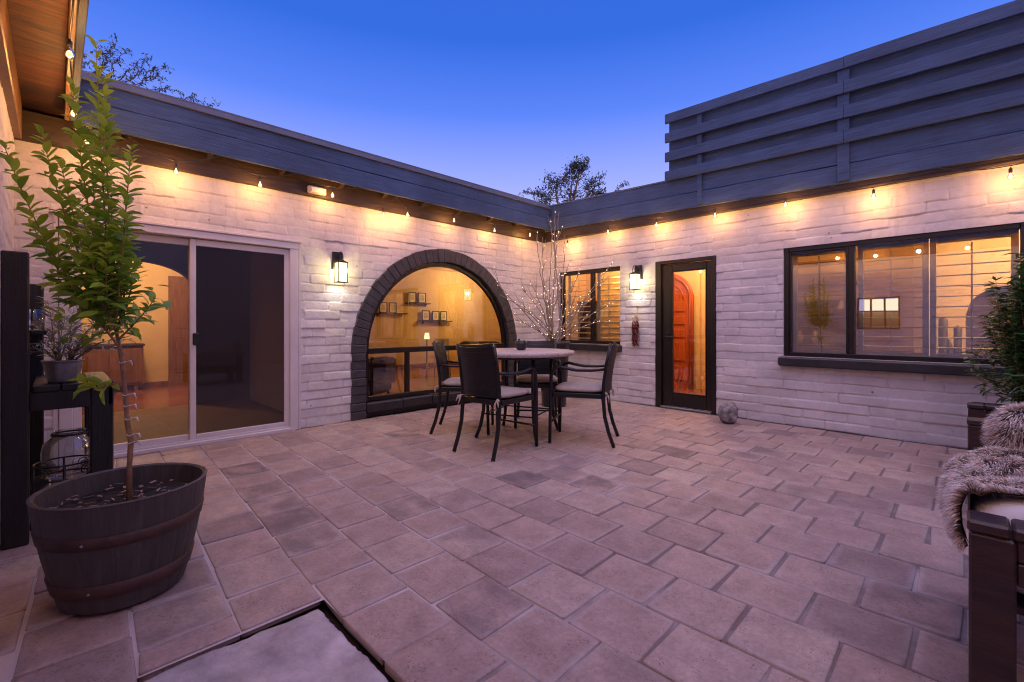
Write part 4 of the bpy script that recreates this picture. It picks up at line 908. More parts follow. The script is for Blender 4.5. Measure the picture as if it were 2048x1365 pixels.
# ------------------------------------------------------------------ wall lanterns
def lantern(label, pos, rz):
    t = empty('wall_lantern', pos, rz); tag(t, label, 'wall lamp', 'black wall lanterns with frosted glass')
    MB().box((-.06, -.028, .0), (.06, -.002, .21), .004).build('back_plate', M['black'], t)
    q = MB(); q.tube([(0, -.02, .15)] + [(0, -.105 - .065 * math.cos(a), .125 + .075 * math.sin(a)) for a in np.linspace(PI * .95, .0, 12)] + [(0, -.17, .105), (0, -.165, .09)], .006, 8); q.build('arm', M['black'], t)
    c = Vector((0, -.115, 0)); h0, h1, hw = -.155, .075, .055
    q = MB()
    for x in (-hw, hw):
        for y in (-hw, hw): q.box((x - .004, c.y + y - .004, h0), (x + .004, c.y + y + .004, h1), .001)
    for z in (h0, h1):
        q.box((-hw - .006, c.y - hw - .006, z - .005), (hw + .006, c.y - hw + .004, z + .005), .001); q.box((-hw - .006, c.y + hw - .004, z - .005), (hw + .006, c.y + hw + .006, z + .005), .001)
        q.box((-hw - .006, c.y - hw + .004, z - .005), (-hw + .004, c.y + hw - .004, z + .005), .001); q.box((hw - .004, c.y - hw + .004, z - .005), (hw + .006, c.y + hw - .004, z + .005), .001)
    q.add([(-hw, c.y - hw, h1 + .005), (hw, c.y - hw, h1 + .005), (hw, c.y + hw, h1 + .005), (-hw, c.y + hw, h1 + .005), (-.02, c.y - .02, h1 + .03), (.02, c.y - .02, h1 + .03), (.02, c.y + .02, h1 + .03), (-.02, c.y + .02, h1 + .03)], [(0, 1, 5, 4), (1, 2, 6, 5), (2, 3, 7, 6), (3, 0, 4, 7), (4, 5, 6, 7)])
    q.build('cage', M['black'], t)
    q = MB(); e = hw - .005
    for p0, p1 in (((-e, -e), (e, -e)), ((e, -e), (e, e)), ((e, e), (-e, e)), ((-e, e), (-e, -e))):
        q.add([(p0[0], c.y + p0[1], h0 + .006), (p1[0], c.y + p1[1], h0 + .006), (p1[0], c.y + p1[1], h1 - .006), (p0[0], c.y + p0[1], h1 - .006)], [(0, 1, 2, 3)])
    q.build('glass_panes', M['lantern'], t)
    q = MB(); q.sphere((0, c.y, -.05), (.022, .022, .04)); q.build('lamp_bulb', M['filament'], t)
    point('lantern_light', (0, c.y, -.02), 16, (1, .80, .30), .03, t)
    l = bpy.data.lights.new('lantern_downlight', 'SPOT'); l.energy = 3.0; l.color = (1, .93, .80); l.spot_size = R(165); l.spot_blend = 1.0; l.shadow_soft_size = .03
    o = bpy.data.objects.new('lantern_downlight', l); col.objects.link(o); o.parent = t; o.location = (0, c.y, -.13)
    return t
pA = onA(674, 548, .0)
lantern('lit black wall lantern between the sliding door and the arched window', (0.004, -3.80, 1.82), R(90))
lantern('lit black wall lantern between the small corner window and the glazed door', (1.86 * math.cos(TH) + .004 * math.sin(TH), 1.86 * math.sin(TH) - .004, 1.84), TH)

# security light box on the frieze
t = empty('sensor_light', (.045, -4.06, 2.69), R(90)); tag(t, 'small beige sensor light box fixed to the dark board above the sliding door', 'sensor light')
MB().box((-.10, -.055, -.042), (.10, 0, .045), .012).build('housing', M['beige'], t); MB().box((-.075, -.062, -.028), (.085, -.054, .03), .004).build('lens', M['white_fabric'], t)

# chile ristra
def ristra():
    x0 = 1.835; c = (x0 * math.cos(TH), x0 * math.sin(TH) - .0, 0)
    t = empty('chile_ristra', (c[0], c[1] - .07, 1.18), TH); tag(t, 'bunch of dried red chiles hanging on a twine loop below the wall lantern', 'chile ristra')
    q = MB(); q.tube([(0, .05, .26), (.006, .03, .16), (0, .0, .08)], .004, 6); q.tube([(.0, .055, .26), (0, .02, .27)], .006, 6); q.build('twine', M['raffia'], t)
    q = MB(); r_ = random.Random(3)
    for k in range(30): 
        a = r_.uniform(0, 2 * PI); q.tube([(0, 0, .10), (.03 * math.cos(a), .03 * math.sin(a), .09 + r_.uniform(0, .04)), (.05 * math.cos(a), .04 * math.sin(a), .05 + r_.uniform(0, .03))], [.003, .003, .001], 4)
    q.build('husk_tuft', M['raffia'], t)
    q = MB()
    for k in range(95):
        u = r_.random(); z = .06 - .34 * u; rad = .055 * (1 - .55 * u) * r_.uniform(.5, 1.1); a = r_.uniform(0, 2 * PI)
        b0 = Vector((rad * .5 * math.cos(a), rad * .45 * math.sin(a), z)); d = Vector((math.cos(a) * .5, math.sin(a) * .4, -1)).normalized(); ln = r_.uniform(.06, .095)
        s = Vector((-math.sin(a), math.cos(a), 0)) * r_.uniform(-.02, .02)
        q.tube([b0, b0 + d * ln * .3, b0 + d * ln * .7 + s, b0 + d * ln + s * 1.6], [.004, .0095, .0075, .001], 6)
    q.build('chiles', M['chile'], t)
ristra()

# ------------------------------------------------------------------ dining set
def make_chair():
    t = empty('patio_chair')
    for s in (-1, 1):
        MB().tube([(s * .238, -.335, 0), (s * .232, -.285, .14), (s * .227, -.250, .28), (s * .225, -.235, .45), (s * .225, -.240, .60), (s * .225, -.268, .80), (s * .225, -.305, .985)], [.018, .018, .018, .018, .017, .016, .014], 8).build('back_post', M['chair'], t)
        pts = [(s * .232, -.245, .735), (s * .245, -.12, .722), (s * .25, .02, .722), (s * .25, .12, .738), (s * .25, .185, .752), (s * .25, .232, .735), (s * .25, .258, .69), (s * .25, .268, .62), (s * .248, .275, .35), (s * .245, .282, 0)]
        MB().tube(pts, [.013, .015, .016, .016, .016, .016, .016, .017, .017, .016], 8).build('front_leg', M['chair'], t)
    q = MB()
    for y in (-.235, .262): q.box((-.236, y - .014, .452), (.236, y + .014, .50), .005)
    for x in (-.236, .236): q.box((x - .014, -.222, .453), (x + .014, .248, .499), .005)
    q.box((-.222, -.221, .478), (.222, .248, .488), .002); q.build('seat_frame', M['chair'], t)
    q = MB(); q.tube([(-.246, .277, .20), (.246, .277, .20)], .010, 8); q.build('stretcher', M['chair'], t)
    q = MB(); n = 12
    for k in range(8):
        z0 = .520 + k * .0563; z1 = z0 + .0556; vs = []; fs = []
        for i in range(n + 1):
            x = -.222 + .444 * i / n; bow = .052 * (1 - (x / .222) ** 2)
            lean = lambda z: -.236 - .072 * ((z - .56) / .42) ** 1.5 if z > .56 else -.236
            for z in (z0, z1):
                for th in (-.006, .006): vs.append((x, lean(z) - bow + th, z - (.012 * (1 - (x / .222) ** 2) if k == 7 and z == z1 else 0)))
        for i in range(n):
            a = i * 4; b = a + 4; fs += [(a, b, b + 2, a + 2), (a + 1, a + 3, b + 3, b + 1), (a + 2, b + 2, b + 3, a + 3), (a, a + 1, b + 1, b)]
        q.add(vs, fs, False)
    q.build('backrest', M['chair'], t)
    # cushion: puffed pad with a rounded plan
    V = []; F = []; nu, nv = 28, 12
    for j in range(nv + 1):
        ph = -PI / 2 + PI * j / nv
        for i in range(nu):
            a = 2 * PI * i / nu; ca, sa = math.cos(a), math.sin(a); p = 0.22
            ex = math.copysign(abs(ca) ** (2 * p), ca); ey = math.copysign(abs(sa) ** (2 * p), sa); rr = math.cos(ph) ** .38 if math.cos(ph) > 1e-6 else 0
            V.append((.235 * ex * rr, .245 * ey * rr + .01, .528 + .034 * math.copysign(abs(math.sin(ph)) ** .8, math.sin(ph)) + .006 * (1 - ex * ex) * (1 - ey * ey) * rr))
    for j in range(nv):
        for i in range(nu): a = j * nu + i; b = j * nu + (i + 1) % nu; F.append((a, b, b + nu, a + nu))
    npmesh('cushion', V, F, M['cushion'], t)
    for s in (-1, 1):
        q = MB(); q.tube([(s * .20, -.225, .52), (s * .232, -.262, .505), (s * .255, -.275, .50)], .009, 6); q.tube([(s * .225, -.262, .51), (s * .215, -.285, .47), (s * .235, -.29, .42)], [.009, .008, .004], 6); q.tube([(s * .225, -.262, .51), (s * .25, -.285, .48), (s * .262, -.29, .45)], [.008, .008, .004], 6); q.build('tie', M['cushion'], t)
    return t
ch = make_chair()
spots = [((2.185, -3.225), (-.10, .995), 'black metal armchair in front of the table with its slatted back towards us'),
         ((1.345, -2.93), (.744, .67), 'black metal armchair left of the table in front of the arched window'),
         ((2.535, -2.375), (-.885, -.46), 'black metal armchair right of the table, seen side-on near the glazed door'),
         ((1.70, -2.13), (.67, -.74), 'black metal armchair tucked behind the table, mostly hidden by the tabletop')]
for i, ((x, y), (fx, fy), lab) in enumerate(spots):
    o = ch if i == 0 else copy_tree(ch)
    o.location = (x, y, .004); o.rotation_euler = (0, 0, math.atan2(-fx, fy)); tag(o, lab, 'chair', 'black armchairs around the patio table')
t = empty('patio_table', (1.92, -2.67, .004), R(21)); tag(t, 'round patio table with speckled pale stone top on four curved black legs', 'table')
MB().lathe([(0, .845), (.578, .845), (.588, .850), (.592, .868), (.590, .884), (.580, .889), (0, .889)], 72).build('tabletop', M['stone_top'], t)
for sx in (-1, 1):
    for sy in (-1, 1):
        MB().tube([(sx * .335, sy * .335, 0), (sx * .300, sy * .300, .12), (sx * .277, sy * .277, .28), (sx * .268, sy * .268, .5), (sx * .272, sy * .272, .842)], [.018, .019, .019, .018, .018], 8).build('leg', M['chair'], t)
q = MB(); q.tube([(.40 * math.cos(a), .40 * math.sin(a), .828) for a in np.linspace(0, 2 * PI, 40)], .014, 6); 
for a in (0, PI / 2): q.tube([(-.40 * math.cos(a), -.40 * math.sin(a), .832), (.40 * math.cos(a), .40 * math.sin(a), .832)], .012, 6)
q.build('under_frame', M['chair'], t); q = MB(); q.tube([(.27 * math.cos(a + PI / 4) * 1.38, .27 * math.sin(a + PI / 4) * 1.38, .24) for a in np.linspace(0, 2 * PI, 5)], .008, 6); q.build('stretcher', M['chair'], t)
t = empty('table_bowl', (1.876, -2.585, .8935)); tag(t, 'small black bowl candle on the stone tabletop', 'bowl')
MB().lathe([(0, 0), (.038, 0), (.058, .02), (.064, .05), (.064, .092), (.060, .094), (.057, .088), (.055, .055), (0, .05)], 28).build('bowl', M['pot_dark'], t)
q = MB()
for k in range(9): a = k * .7; q.sphere((.032 * math.cos(a), .032 * math.sin(a), .085), (.018, .018, .02), 8, 5)
q.build('stones', M['black'], t)

# ------------------------------------------------------------------ lit branches in the corner
PC = Vector((1.06, -1.05, 0))
t = empty('corner_pot', PC); tag(t, 'tall dark tapered pot in the corner holding the lit branches', 'pot')
MB().lathe([(0, 0), (.165, 0), (.175, .02), (.200, .45), (.216, .86), (.232, .89), (.232, .935), (.212, .935), (.200, .88), (0, .87)], 40).build('pot', M['pot_dark'], t)
MB().lathe([(0, .885), (.205, .88)], 30).build('soil', M['soil'], t)
def lit_branches():
    t = empty('lit_branches', (PC.x, PC.y, .88)); tag(t, 'bunch of bare branches wound with tiny warm lights in the tall corner pot', 'lit branches')
    r_ = random.Random(12); lights = []
    tips = [(1085, 475), (1108, 432), (1118, 425), (1098, 440), (1128, 470), (1072, 470), (1140, 520), (1060, 560), (1105, 470), (990, 565), (1000, 590), (1018, 600), (1045, 580), (1225, 525), (1245, 600), (1165, 525), (1195, 590), (1210, 560), (1085, 560), (1030, 640), (1150, 600), (1230, 640)]
    for bi, (px, py) in enumerate(tips):
        base = Vector((r_.uniform(-.10, .10), r_.uniform(-.10, .10), 0)); tip = at(px, py, 6.55 + r_.uniform(-.25, .22)) - Vector((PC.x, PC.y, .88))
        pts = []; n = 14; side = Vector((r_.uniform(-1, 1), r_.uniform(-1, 1), 0)) * .05
        spread = Vector((tip.x, tip.y, 0)).length
        for i in range(n + 1):
            u = i / n; p = base.lerp(tip, u); bow = math.sin(PI * u)
            p += side * bow; p.z += .10 * bow * min(1, spread); wob = .012; p += Vector((r_.uniform(-wob, wob), r_.uniform(-wob, wob), 0)) * (1 if 0 < i < n else 0); pts.append(p)
        q = MB(); q.tube(pts, [.0105 * (1 - .72 * i / n) for i in range(n + 1)], 6)
        for k in range(r_.randint(3, 6)):
            i = r_.randint(4, n - 1); d = (pts[i] - pts[i - 1]).normalized(); s = Vector((r_.uniform(-1, 1), r_.uniform(-1, 1), r_.uniform(.2, 1))).normalized(); ln = r_.uniform(.10, .30); tw = [pts[i], pts[i] + (d + s * .6).normalized() * ln * .5, pts[i] + (d + s * .5).normalized() * ln + Vector((0, 0, .02))]
            q.tube(tw, [.0042, .003, .0016], 5)
            for m_ in range(r_.randint(0, 1)): lights.append(tw[1].lerp(tw[2], r_.random()))
        q.build('branch', M['branch'], t)
        m = r_.randint(5, 7)
        for k in range(m):
            u = .10 + .86 * (k + r_.random()) / m; i = min(n - 1, int(u * n)); p = pts[i].lerp(pts[i + 1], u * n - i); a = r_.uniform(0, 2 * PI); lights.append(p + Vector((math.cos(a), math.sin(a), r_.uniform(-.5, .5))) * .014)
    r_.shuffle(lights)
    camv = Vector((CX, CY, CH)) - Vector((PC.x, PC.y, .88)); lights.sort(key=lambda p: (p - camv).length)
    src = MB().sphere((0, 0, 0), .0068, 8, 6).build('light_bulb', M['fairy'], t); src.location = lights[0]
    for p in lights[1:100]:
        c = src.copy(); col.objects.link(c); c.parent = t; c.location = p
    q = MB()
    for p in lights[100:]: q.sphere(p, .0068, 8, 6)
    o = q.build('light_bulbs', M['fairy'], t); o['kind'] = 'stuff'
    point('fairy_glow', (0, 0, .5), 1.0, (1, .72, .42), .35, t); point('fairy_glow', (0, 0, 1.1), .9, (1, .72, .42), .35, t)
lit_branches()

# ------------------------------------------------------------------ leaves
def leaf_template(kind):
    # (x across, y along, z up), unit length; folded along the midrib, tip drooping
    if kind == 'broad':
        ws = [0.02, .17, .235, .19, .02]; ys = [0, .22, .5, .78, 1.0]; fold = .10; droop = .20
    elif kind == 'narrow':
        ws = [0.01, .075, .09, .07, .008]; ys = [0, .25, .5, .78, 1.0]; fold = .02; droop = .10
    else:
        ws = [0.02, .13, .17, .11, .01]; ys = [0, .2, .45, .75, 1.0]; fold = .05; droop = .25
    V = []
    for w_, y in zip(ws, ys):
        z = -droop * y * y
        V += [(-w_, y, z + fold * w_ / max(ws)), (0, y, z), (w_, y, z + fold * w_ / max(ws))]
    F = []
    for i in range(len(ys) - 1):
        a = 3 * i; F += [(a, a + 1, a + 4, a + 3), (a + 1, a + 2, a + 5, a + 4)]
    return np.array(V, np.float32), np.array(F, np.int32)
def leaves(name, items, kind, mat, parent):
    """items: (pos, direction, up, length, tone)"""
    T, TF = leaf_template(kind); n = len(items)
    V = np.zeros((n, len(T), 3), np.float32); tone = np.zeros((n, len(T)), np.float32)
    for i, (p, d, up, ln, tn) in enumerate(items):
        d = d.normalized(); s = d.cross(up); 
        if s.length < 1e-4: s = d.cross(Vector((1, 0, .3)))
        s.normalize(); u = s.cross(d)
        Mx = np.array([s, d, u], np.float32); tt = T * ln; tt = tt * np.array([random.uniform(.8, 1.15), 1, random.uniform(.2, 2.0)], np.float32); tt[:, 0] += ln * .10 * random.uniform(-1, 1) * (T[:, 1] ** 2); V[i] = np.array(p, np.float32) + tt @ Mx; tone[i] = tn
    F = (TF[None] + (np.arange(n) * len(T))[:, None, None]).reshape(-1, 4)
    return npmesh(name, V.reshape(-1, 3), F, mat, parent, True, {'tone': tone.ravel()})

# ---- half barrel with the young citrus tree
BC = Vector((2.70, -5.95, 0))
t = empty('barrel_planter', (BC.x, BC.y, .004), R(20)); tag(t, 'dark half barrel planter with rusty hoops standing on the paving', 'planter')
prof = [(0, .0), (.195, .0), (.212, .012), (.232, .08), (.262, .22), (.283, .34), (.297, .452), (.300, .458), (.290, .462), (.280, .455), (.272, .40), (.262, .33)]
NB = 26; vs = []; fs = []; nk = NB * 5
for r, z in prof:
    for k in range(nk):
        a = 2 * PI * k / nk; g = (k % 5 == 0) * .0016 * (r > .1); w_ = .0006 * math.sin((k // 5) * 12.9); vs.append(((r - g + w_ * (r > .1)) * math.cos(a), (r - g + w_ * (r > .1)) * math.sin(a), z))
for i in range(len(prof) - 1):
    for k in range(nk): a = i * nk + k; b = i * nk + (k + 1) % nk; fs.append((a, b, b + nk, a + nk))
MB().add(vs, fs, False).build('tub', M['barrel'], t)
for z0, z1, r0, r1 in ((.075, .135, .232, .2455), (.285, .335, .2735, .2825)):
    MB().lathe([(r0 - .002, z0), (r0 + .0045, z0 + .002), (r1 + .0045, z1 - .002), (r1 - .002, z1)], 64).build('hoop', M['hoop'], t)
for z, rr in ((.105, .243), (.31, .283)):
    q = MB(); q.sphere((rr * math.cos(-.9), rr * math.sin(-.9), z), .006, 8, 5); q.build('rivet', M['galv'], t)
V = []; F = []; n = 40; nn = smooth_noise((n + 1, n + 1), 12, 5)
for j in range(n + 1):
    for i in range(n + 1):
        a = 2 * PI * i / n; rr = .275 * j / n; V.append((rr * math.cos(a), rr * math.sin(a), .375 + .012 * nn[j, i] * (j > 0)))
for j in range(n):
    for i in range(n): F.append((j * (n + 1) + i, j * (n + 1) + i + 1, (j + 1) * (n + 1) + i + 1, (j + 1) * (n + 1) + i))
npmesh('soil', V, F, M['soil'], t)
q = MB(); r_ = random.Random(5)
for k in range(90):
    a = r_.uniform(0, 2 * PI); rr = .255 * math.sqrt(r_.random()); mt = Matrix.Translation((rr * math.cos(a), rr * math.sin(a), .386 + r_.uniform(0, .012))) @ Matrix.Rotation(r_.uniform(0, 6.28), 4, 'Z') @ Matrix.Rotation(r_.uniform(-.7, .7), 4, 'X')
    l, w_ = r_.uniform(.004, .02), r_.uniform(.002, .007); q.box((-l, -w_, -.0015), (l, w_, .0015), .001, mt)
tag(q.build('bark_chips', M['chip'], t), kind='stuff')
def citrus():
    base = Vector((BC.x + .03, BC.y + .01, .375)); D = 2.0
    t = empty('citrus_tree', base); tag(t, 'slender young citrus tree with upright leafy shoots growing in the half barrel', 'tree')
    W = lambda px, py, d=D: at(px, py, d) - base
    trunk = [Vector((0, 0, -.02)), W(259, 930, 2.02), W(262, 880, 2.02), W(255, 850, 2.02), W(250, 780, 2.02), W(243, 720, 2.02), W(236, 680, 2.02), W(228, 640, 2.02)]
    q = MB(); q.tube(trunk, [.0115, .010, .011, .010, .0085, .0075, .007, .006], 10)
    shoots = [((228, 650), (205, 420), (192, 88), 2.0), ((228, 640), (215, 400), (208, 160), 1.95), ((225, 640), (170, 430), (145, 175), 2.05), ((220, 650), (135, 480), (82, 262), 2.0), ((232, 640), (248, 470), (262, 300), 1.93),
              ((215, 660), (90, 520), (8, 290), 1.98), ((225, 640), (190, 500), (180, 260), 2.12), ((222, 650), (165, 520), (122, 330), 2.15), ((235, 660), (262, 560), (250, 400), 2.08), ((222, 660), (120, 570), (60, 440), 2.05), ((225, 660), (185, 560), (165, 420), 1.88), ((230, 660), (225, 560), (222, 350), 2.15),
              ((236, 680), (280, 640), (308, 600), 1.98), ((234, 690), (200, 640), (150, 600), 1.95), ((228, 650), (160, 600), (95, 560), 2.1), ((232, 670), (255, 620), (275, 520), 2.05), ((228, 660), (205, 590), (215, 500), 1.9), ((240, 760), (200, 790), (165, 765), 1.98), ((228, 650), (180, 590), (130, 480), 1.92), ((230, 655), (240, 590), (236, 480), 2.1)]
    items = []; r_ = random.Random(9)
    for (b0, m0, t0, d) in shoots:
        p0, p1, p2 = W(*b0, (d + 2) / 2), W(*m0, d), W(*t0, d); L_ = (p1 - p0).length + (p2 - p1).length; n = max(6, int(L_ / .0185)); pts = []
        for i in range(n + 1):
            u = i / n; pts.append(p0 * (1 - u) ** 2 + p1 * 2 * u * (1 - u) * .5 + p1 * 0 + (p1 * 2 * u * (1 - u)) * .5 + p2 * u * u)
        q.tube(pts, [.0052 * (1 - .75 * i / n) for i in range(n + 1)], 6)
        ang = r_.uniform(0, 6.28)
        for i in range(2, n + 1):
            ax = (pts[i] - pts[i - 1]).normalized(); ang += 2.4 + r_.uniform(-.3, .3)
            e1 = ax.cross(Vector((.3, .2, 1))).normalized() if abs(ax.z) < .98 else ax.cross(Vector((1, 0, 0))).normalized(); e2 = ax.cross(e1)
            for rep in range(2 if r_.random() < .72 else 1):
                o_ = e1 * math.cos(ang + rep * PI) + e2 * math.sin(ang + rep * PI); u = i / n
                d_ = (o_ + ax * (.35 + .6 * u * u) + Vector((0, 0, .12))).normalized()
                ln = r_.uniform(.052, .080) * (1 - .35 * max(0, u - .75) / .25) * (.8 + .2 * min(1, u * 3))
                items.append((pts[i], d_, Vector((0, 0, 1)) + ax * .5 + Vector((r_.uniform(-.3, .3), r_.uniform(-.3, .3), 0)), ln, min(1, max(0, r_.gauss(.45 + .38 * u, .2)))))
    for k in range(110):
        px, py = r_.gauss(195, 55), r_.gauss(570, 60)
        if py > 690: continue
        p = W(px, py, 2.0 + r_.uniform(-.16, .2)); a = r_.uniform(0, 6.28)
        items.append((p, Vector((math.cos(a), math.sin(a), r_.uniform(-.3, .4))), Vector((r_.uniform(-.4, .4), r_.uniform(-.4, .4), 1)), r_.uniform(.055, .09), min(1, max(0, r_.gauss(.3, .2)))))
    q.build('trunk', M['trunk'], t)
    leaves('foliage', items, 'broad', M['citrus'], t)
    for px, py in ((246, 725), (253, 790), (255, 812), (258, 838), (262, 870), (262, 885)):
        q = MB(); c = W(px, py, 2.015); q.tube([c + Vector((.013 * math.cos(a), .013 * math.sin(a), .003 * math.sin(2 * a))) for a in np.linspace(0, 6.28, 10)], .0022, 5); q.tube([c + Vector((.012, .012, 0)), c + Vector((.028, .024, .006)), c + Vector((.034, .03, -.014))], [.004, .005, .002], 5); q.build('tie_tape', M['white_fabric'], t)
citrus()

# ---- black plant stand with its things
t = empty('plant_stand', (1.39, -6.14, .004)); tag(t, 'black stained timber plant stand with tall rear posts at the left edge', 'plant stand')
for x, y in ((.39, -.175), (-.39, -.13)): MB().box((x - .05, y - .05, 0), (x + .05, y + .05, 1.535 if x > 0 else 1.42), .006).build('tall_post', M['blackwood'], t)
for x, y in ((.335, .165), (-.335, .165)): MB().box((x - .05, y - .05, 0), (x + .05, y + .05, .79), .006).build('leg', M['blackwood'], t)
for i in range(3): MB().box((-.42, -.115 + i * .112, .79), (.395, -.115 + i * .112 + .108, .825), .005).build('top_board', M['blackwood'], t)
q = MB()
q.box((.36, -.125, .69), (.392, .115, .789), .004); q.box((-.38, .19, .69), (.385, .216, .789), .004); q.box((-.34, -.125, .69), (-.31, .115, .789), .004); q.build('apron', M['blackwood'], t)
MB().box((-.38, -.22, 1.10), (.34, -.06, 1.125), .004).build('upper_shelf', M['blackwood'], t)
for y in (-.1, 0.0, .1): MB().box((-.36, y - .045, .16), (.03, y + .045, .182), .004).build('lower_shelf', M['blackwood'], t)
t = empty('candle_glass', (1.35, -6.265, 1.130)); tag(t, 'clear glass candle holder on the upper shelf of the black plant stand', 'candle glass')
MB().lathe([(0, 0), (.045, .0), (.055, .02), (.058, .12), (.055, .12), (.05, .02), (0, .012)], 24).build('glass', M['clear'], t); MB().lathe([(0, .013), (.04, .013), (.04, .05), (0, .05)], 18).build('candle', M['white_pot'], t)
G = Vector((1.64, -6.135, .830))
t = empty('metal_pot', G); tag(t, 'galvanised steel pot on top of the black plant stand', 'pot')
q = MB(); prof = [(0, 0), (.060, 0)]
for k in range(9): z = .006 + k * .0125; rr = .062 + .024 * z / .12; prof += [(rr, z), (rr + .0018, z + .006)]
prof += [(.089, .120), (.093, .124), (.089, .128), (.082, .12), (.07, .10), (0, .098)]
q.lathe(prof, 36); q.build('pot', M['galv'], t); MB().lathe([(0, .101), (.074, .100)], 20).build('soil', M['soil'], t)
def olive():
    t = empty('olive_plant', G + Vector((0, 0, .10))); tag(t, 'grey green olive cutting with narrow leaves in the galvanised pot', 'plant')
    r_ = random.Random(21); items = []; q = MB()
    tips = [(10, 705, 2.55), (45, 715, 2.5), (80, 660, 2.55), (110, 630, 2.7), (145, 625, 2.75), (160, 650, 2.8), (185, 680, 2.65), (205, 690, 2.7), (240, 700, 2.75), (250, 650, 2.8), (290, 630, 2.8), (170, 600, 2.75), (130, 640, 2.6), (95, 600, 2.7), (220, 620, 2.7), (75, 690, 2.5), (150, 690, 2.5), (195, 650, 2.55), (260, 680, 2.7)]
    for px, py, d in tips:
        tip = at(px, py, d) - (G + Vector((0, 0, .10))); b0 = Vector((r_.uniform(-.03, .03), r_.uniform(-.03, .03), 0)); n = max(6, int(tip.length / .014)); pts = []
        for i in range(n + 1):
            u = i / n; p = b0.lerp(tip, u); p.z += .05 * math.sin(PI * u); pts.append(p)
        q.tube(pts, [.003 * (1 - .7 * i / n) for i in range(n + 1)], 5)
        for i in range(2, n + 1):
            ax = (pts[i] - pts[i - 1]).normalized()
            for sgn in (-1, 1):
                if r_.random() < .15: continue
                s = ax.cross(Vector((r_.uniform(-.5, .5), r_.uniform(-.5, .5), 1))).normalized() * sgn; items.append((pts[i], s + ax * .7 + Vector((0, 0, r_.uniform(-.2, .4))), Vector((r_.uniform(-.5, .5), r_.uniform(-.5, .5), 1)), r_.uniform(.042, .072), min(1, max(0, r_.gauss(.6, .28)))))
    q.build('stem', M['trunk'], t); leaves('foliage', items, 'narrow', M['olive'], t)
olive()
t = empty('glass_jar', (1.18, -6.10, .187)); tag(t, 'large clear glass jar on the lower shelf of the black plant stand', 'jar')
MB().lathe([(0, 0), (.115, 0), (.13, .02), (.135, .16), (.125, .215), (.085, .25), (.078, .27), (.084, .285), (.078, .285), (.072, .268), (.115, .21), (.128, .15), (.12, .02), (0, .012)], 36).build('jar', M['clear'], t)
MB().lathe([(.088, .262), (.090, .268), (.088, .274)], 30).build('band', M['black'], t)
def ironring():
    t = empty('plant_ring', (1.60, -6.13, .004)); tag(t, 'low black wrought iron plant ring with scrolls under the black plant stand', 'plant ring')
    q = MB(); 
    for z in (.28, .36): q.tube([(.125 * math.cos(a), .125 * math.sin(a), z) for a in np.linspace(0, 2 * PI, 40)], .005, 6)
    q.build('ring', M['black'], t)
    for k in range(8):
        a = k * PI / 4; c, s = math.cos(a), math.sin(a); q = MB()
        if k % 2 == 0: q.tube([(.125 * c, .125 * s, .36), (.125 * c, .125 * s, .2), (.135 * c, .135 * s, 0)], .006, 6); q.build('leg', M['black'], t)
        else:
            pts = []
            for i in range(26):
                th = i * .42; rr = .034 * (1 - i / 30); pts.append((.125 * math.cos(a + rr * math.cos(th) / .125), .125 * math.sin(a + rr * math.cos(th) / .125), .32 + rr * math.sin(th)))
            q.tube(pts, .003, 5); q.build('scroll', M['black'], t)
ironring()

# ------------------------------------------------------------------ boulder
def boulder():
    V = []; F = []; nu, nv = 40, 24; r_ = np.random.default_rng(3); nz = smooth_noise((nv + 1, nu + 1), 6, 31); n2 = smooth_noise((nv + 1, nu + 1), 16, 32); nz[:, -1] = nz[:, 0]; n2[:, -1] = n2[:, 0]
    c = Vector((3.30, -.52, 0))
    for j in range(nv + 1):
        ph = -PI / 2 + PI * j / nv
        for i in range(nu):
            a = 2 * PI * i / nu; k = 1 + .14 * nz[j, i] + .05 * n2[j, i]; cp = abs(math.cos(ph)) ** .7
            V.append((c.x + .108 * k * cp * math.cos(a), c.y + .10 * k * cp * math.sin(a), max(.0, .118 + .122 * k * math.sin(ph))))
    for j in range(nv):
        for i in range(nu): a = j * nu + i; b = j * nu + (i + 1) % nu; F.append((a, b, b + nu, a + nu))
    tag(npmesh('boulder', V, F, M['rock']), 'rough speckled grey boulder on the paving right of the glazed door', 'boulder')
boulder()

# ------------------------------------------------------------------ sofa, throw, pillow
SX = 5.318
def puff(name, lo, hi, m, parent, e=.30, sag=.012, seed=1):
    lo = Vector(lo); hi = Vector(hi); c = (lo + hi) / 2; h = (hi - lo) / 2; V = []; F = []; nu, nv = 64, 22; nn = smooth_noise((nv + 1, nu), 8, seed)
    for j in range(nv + 1):
        ph = -PI / 2 + PI * j / nv; cp = max(0, math.cos(ph)) ** e; sp_ = math.copysign(abs(math.sin(ph)) ** .55, math.sin(ph))
        for i in range(nu):
            a = 2 * PI * i / nu; ca, sa = math.cos(a), math.sin(a); ex = math.copysign(abs(ca) ** .30, ca); ey = math.copysign(abs(sa) ** .30, sa)
            V.append((c.x + h.x * ex * cp, c.y + h.y * ey * cp, c.z + h.z * sp_ + sag * nn[j, i] * cp))
    for j in range(nv):
        for i in range(nu): a = j * nu + i; b = j * nu + (i + 1) % nu; F.append((a, b, b + nu, a + nu))
    return npmesh(name, V, F, m, parent)
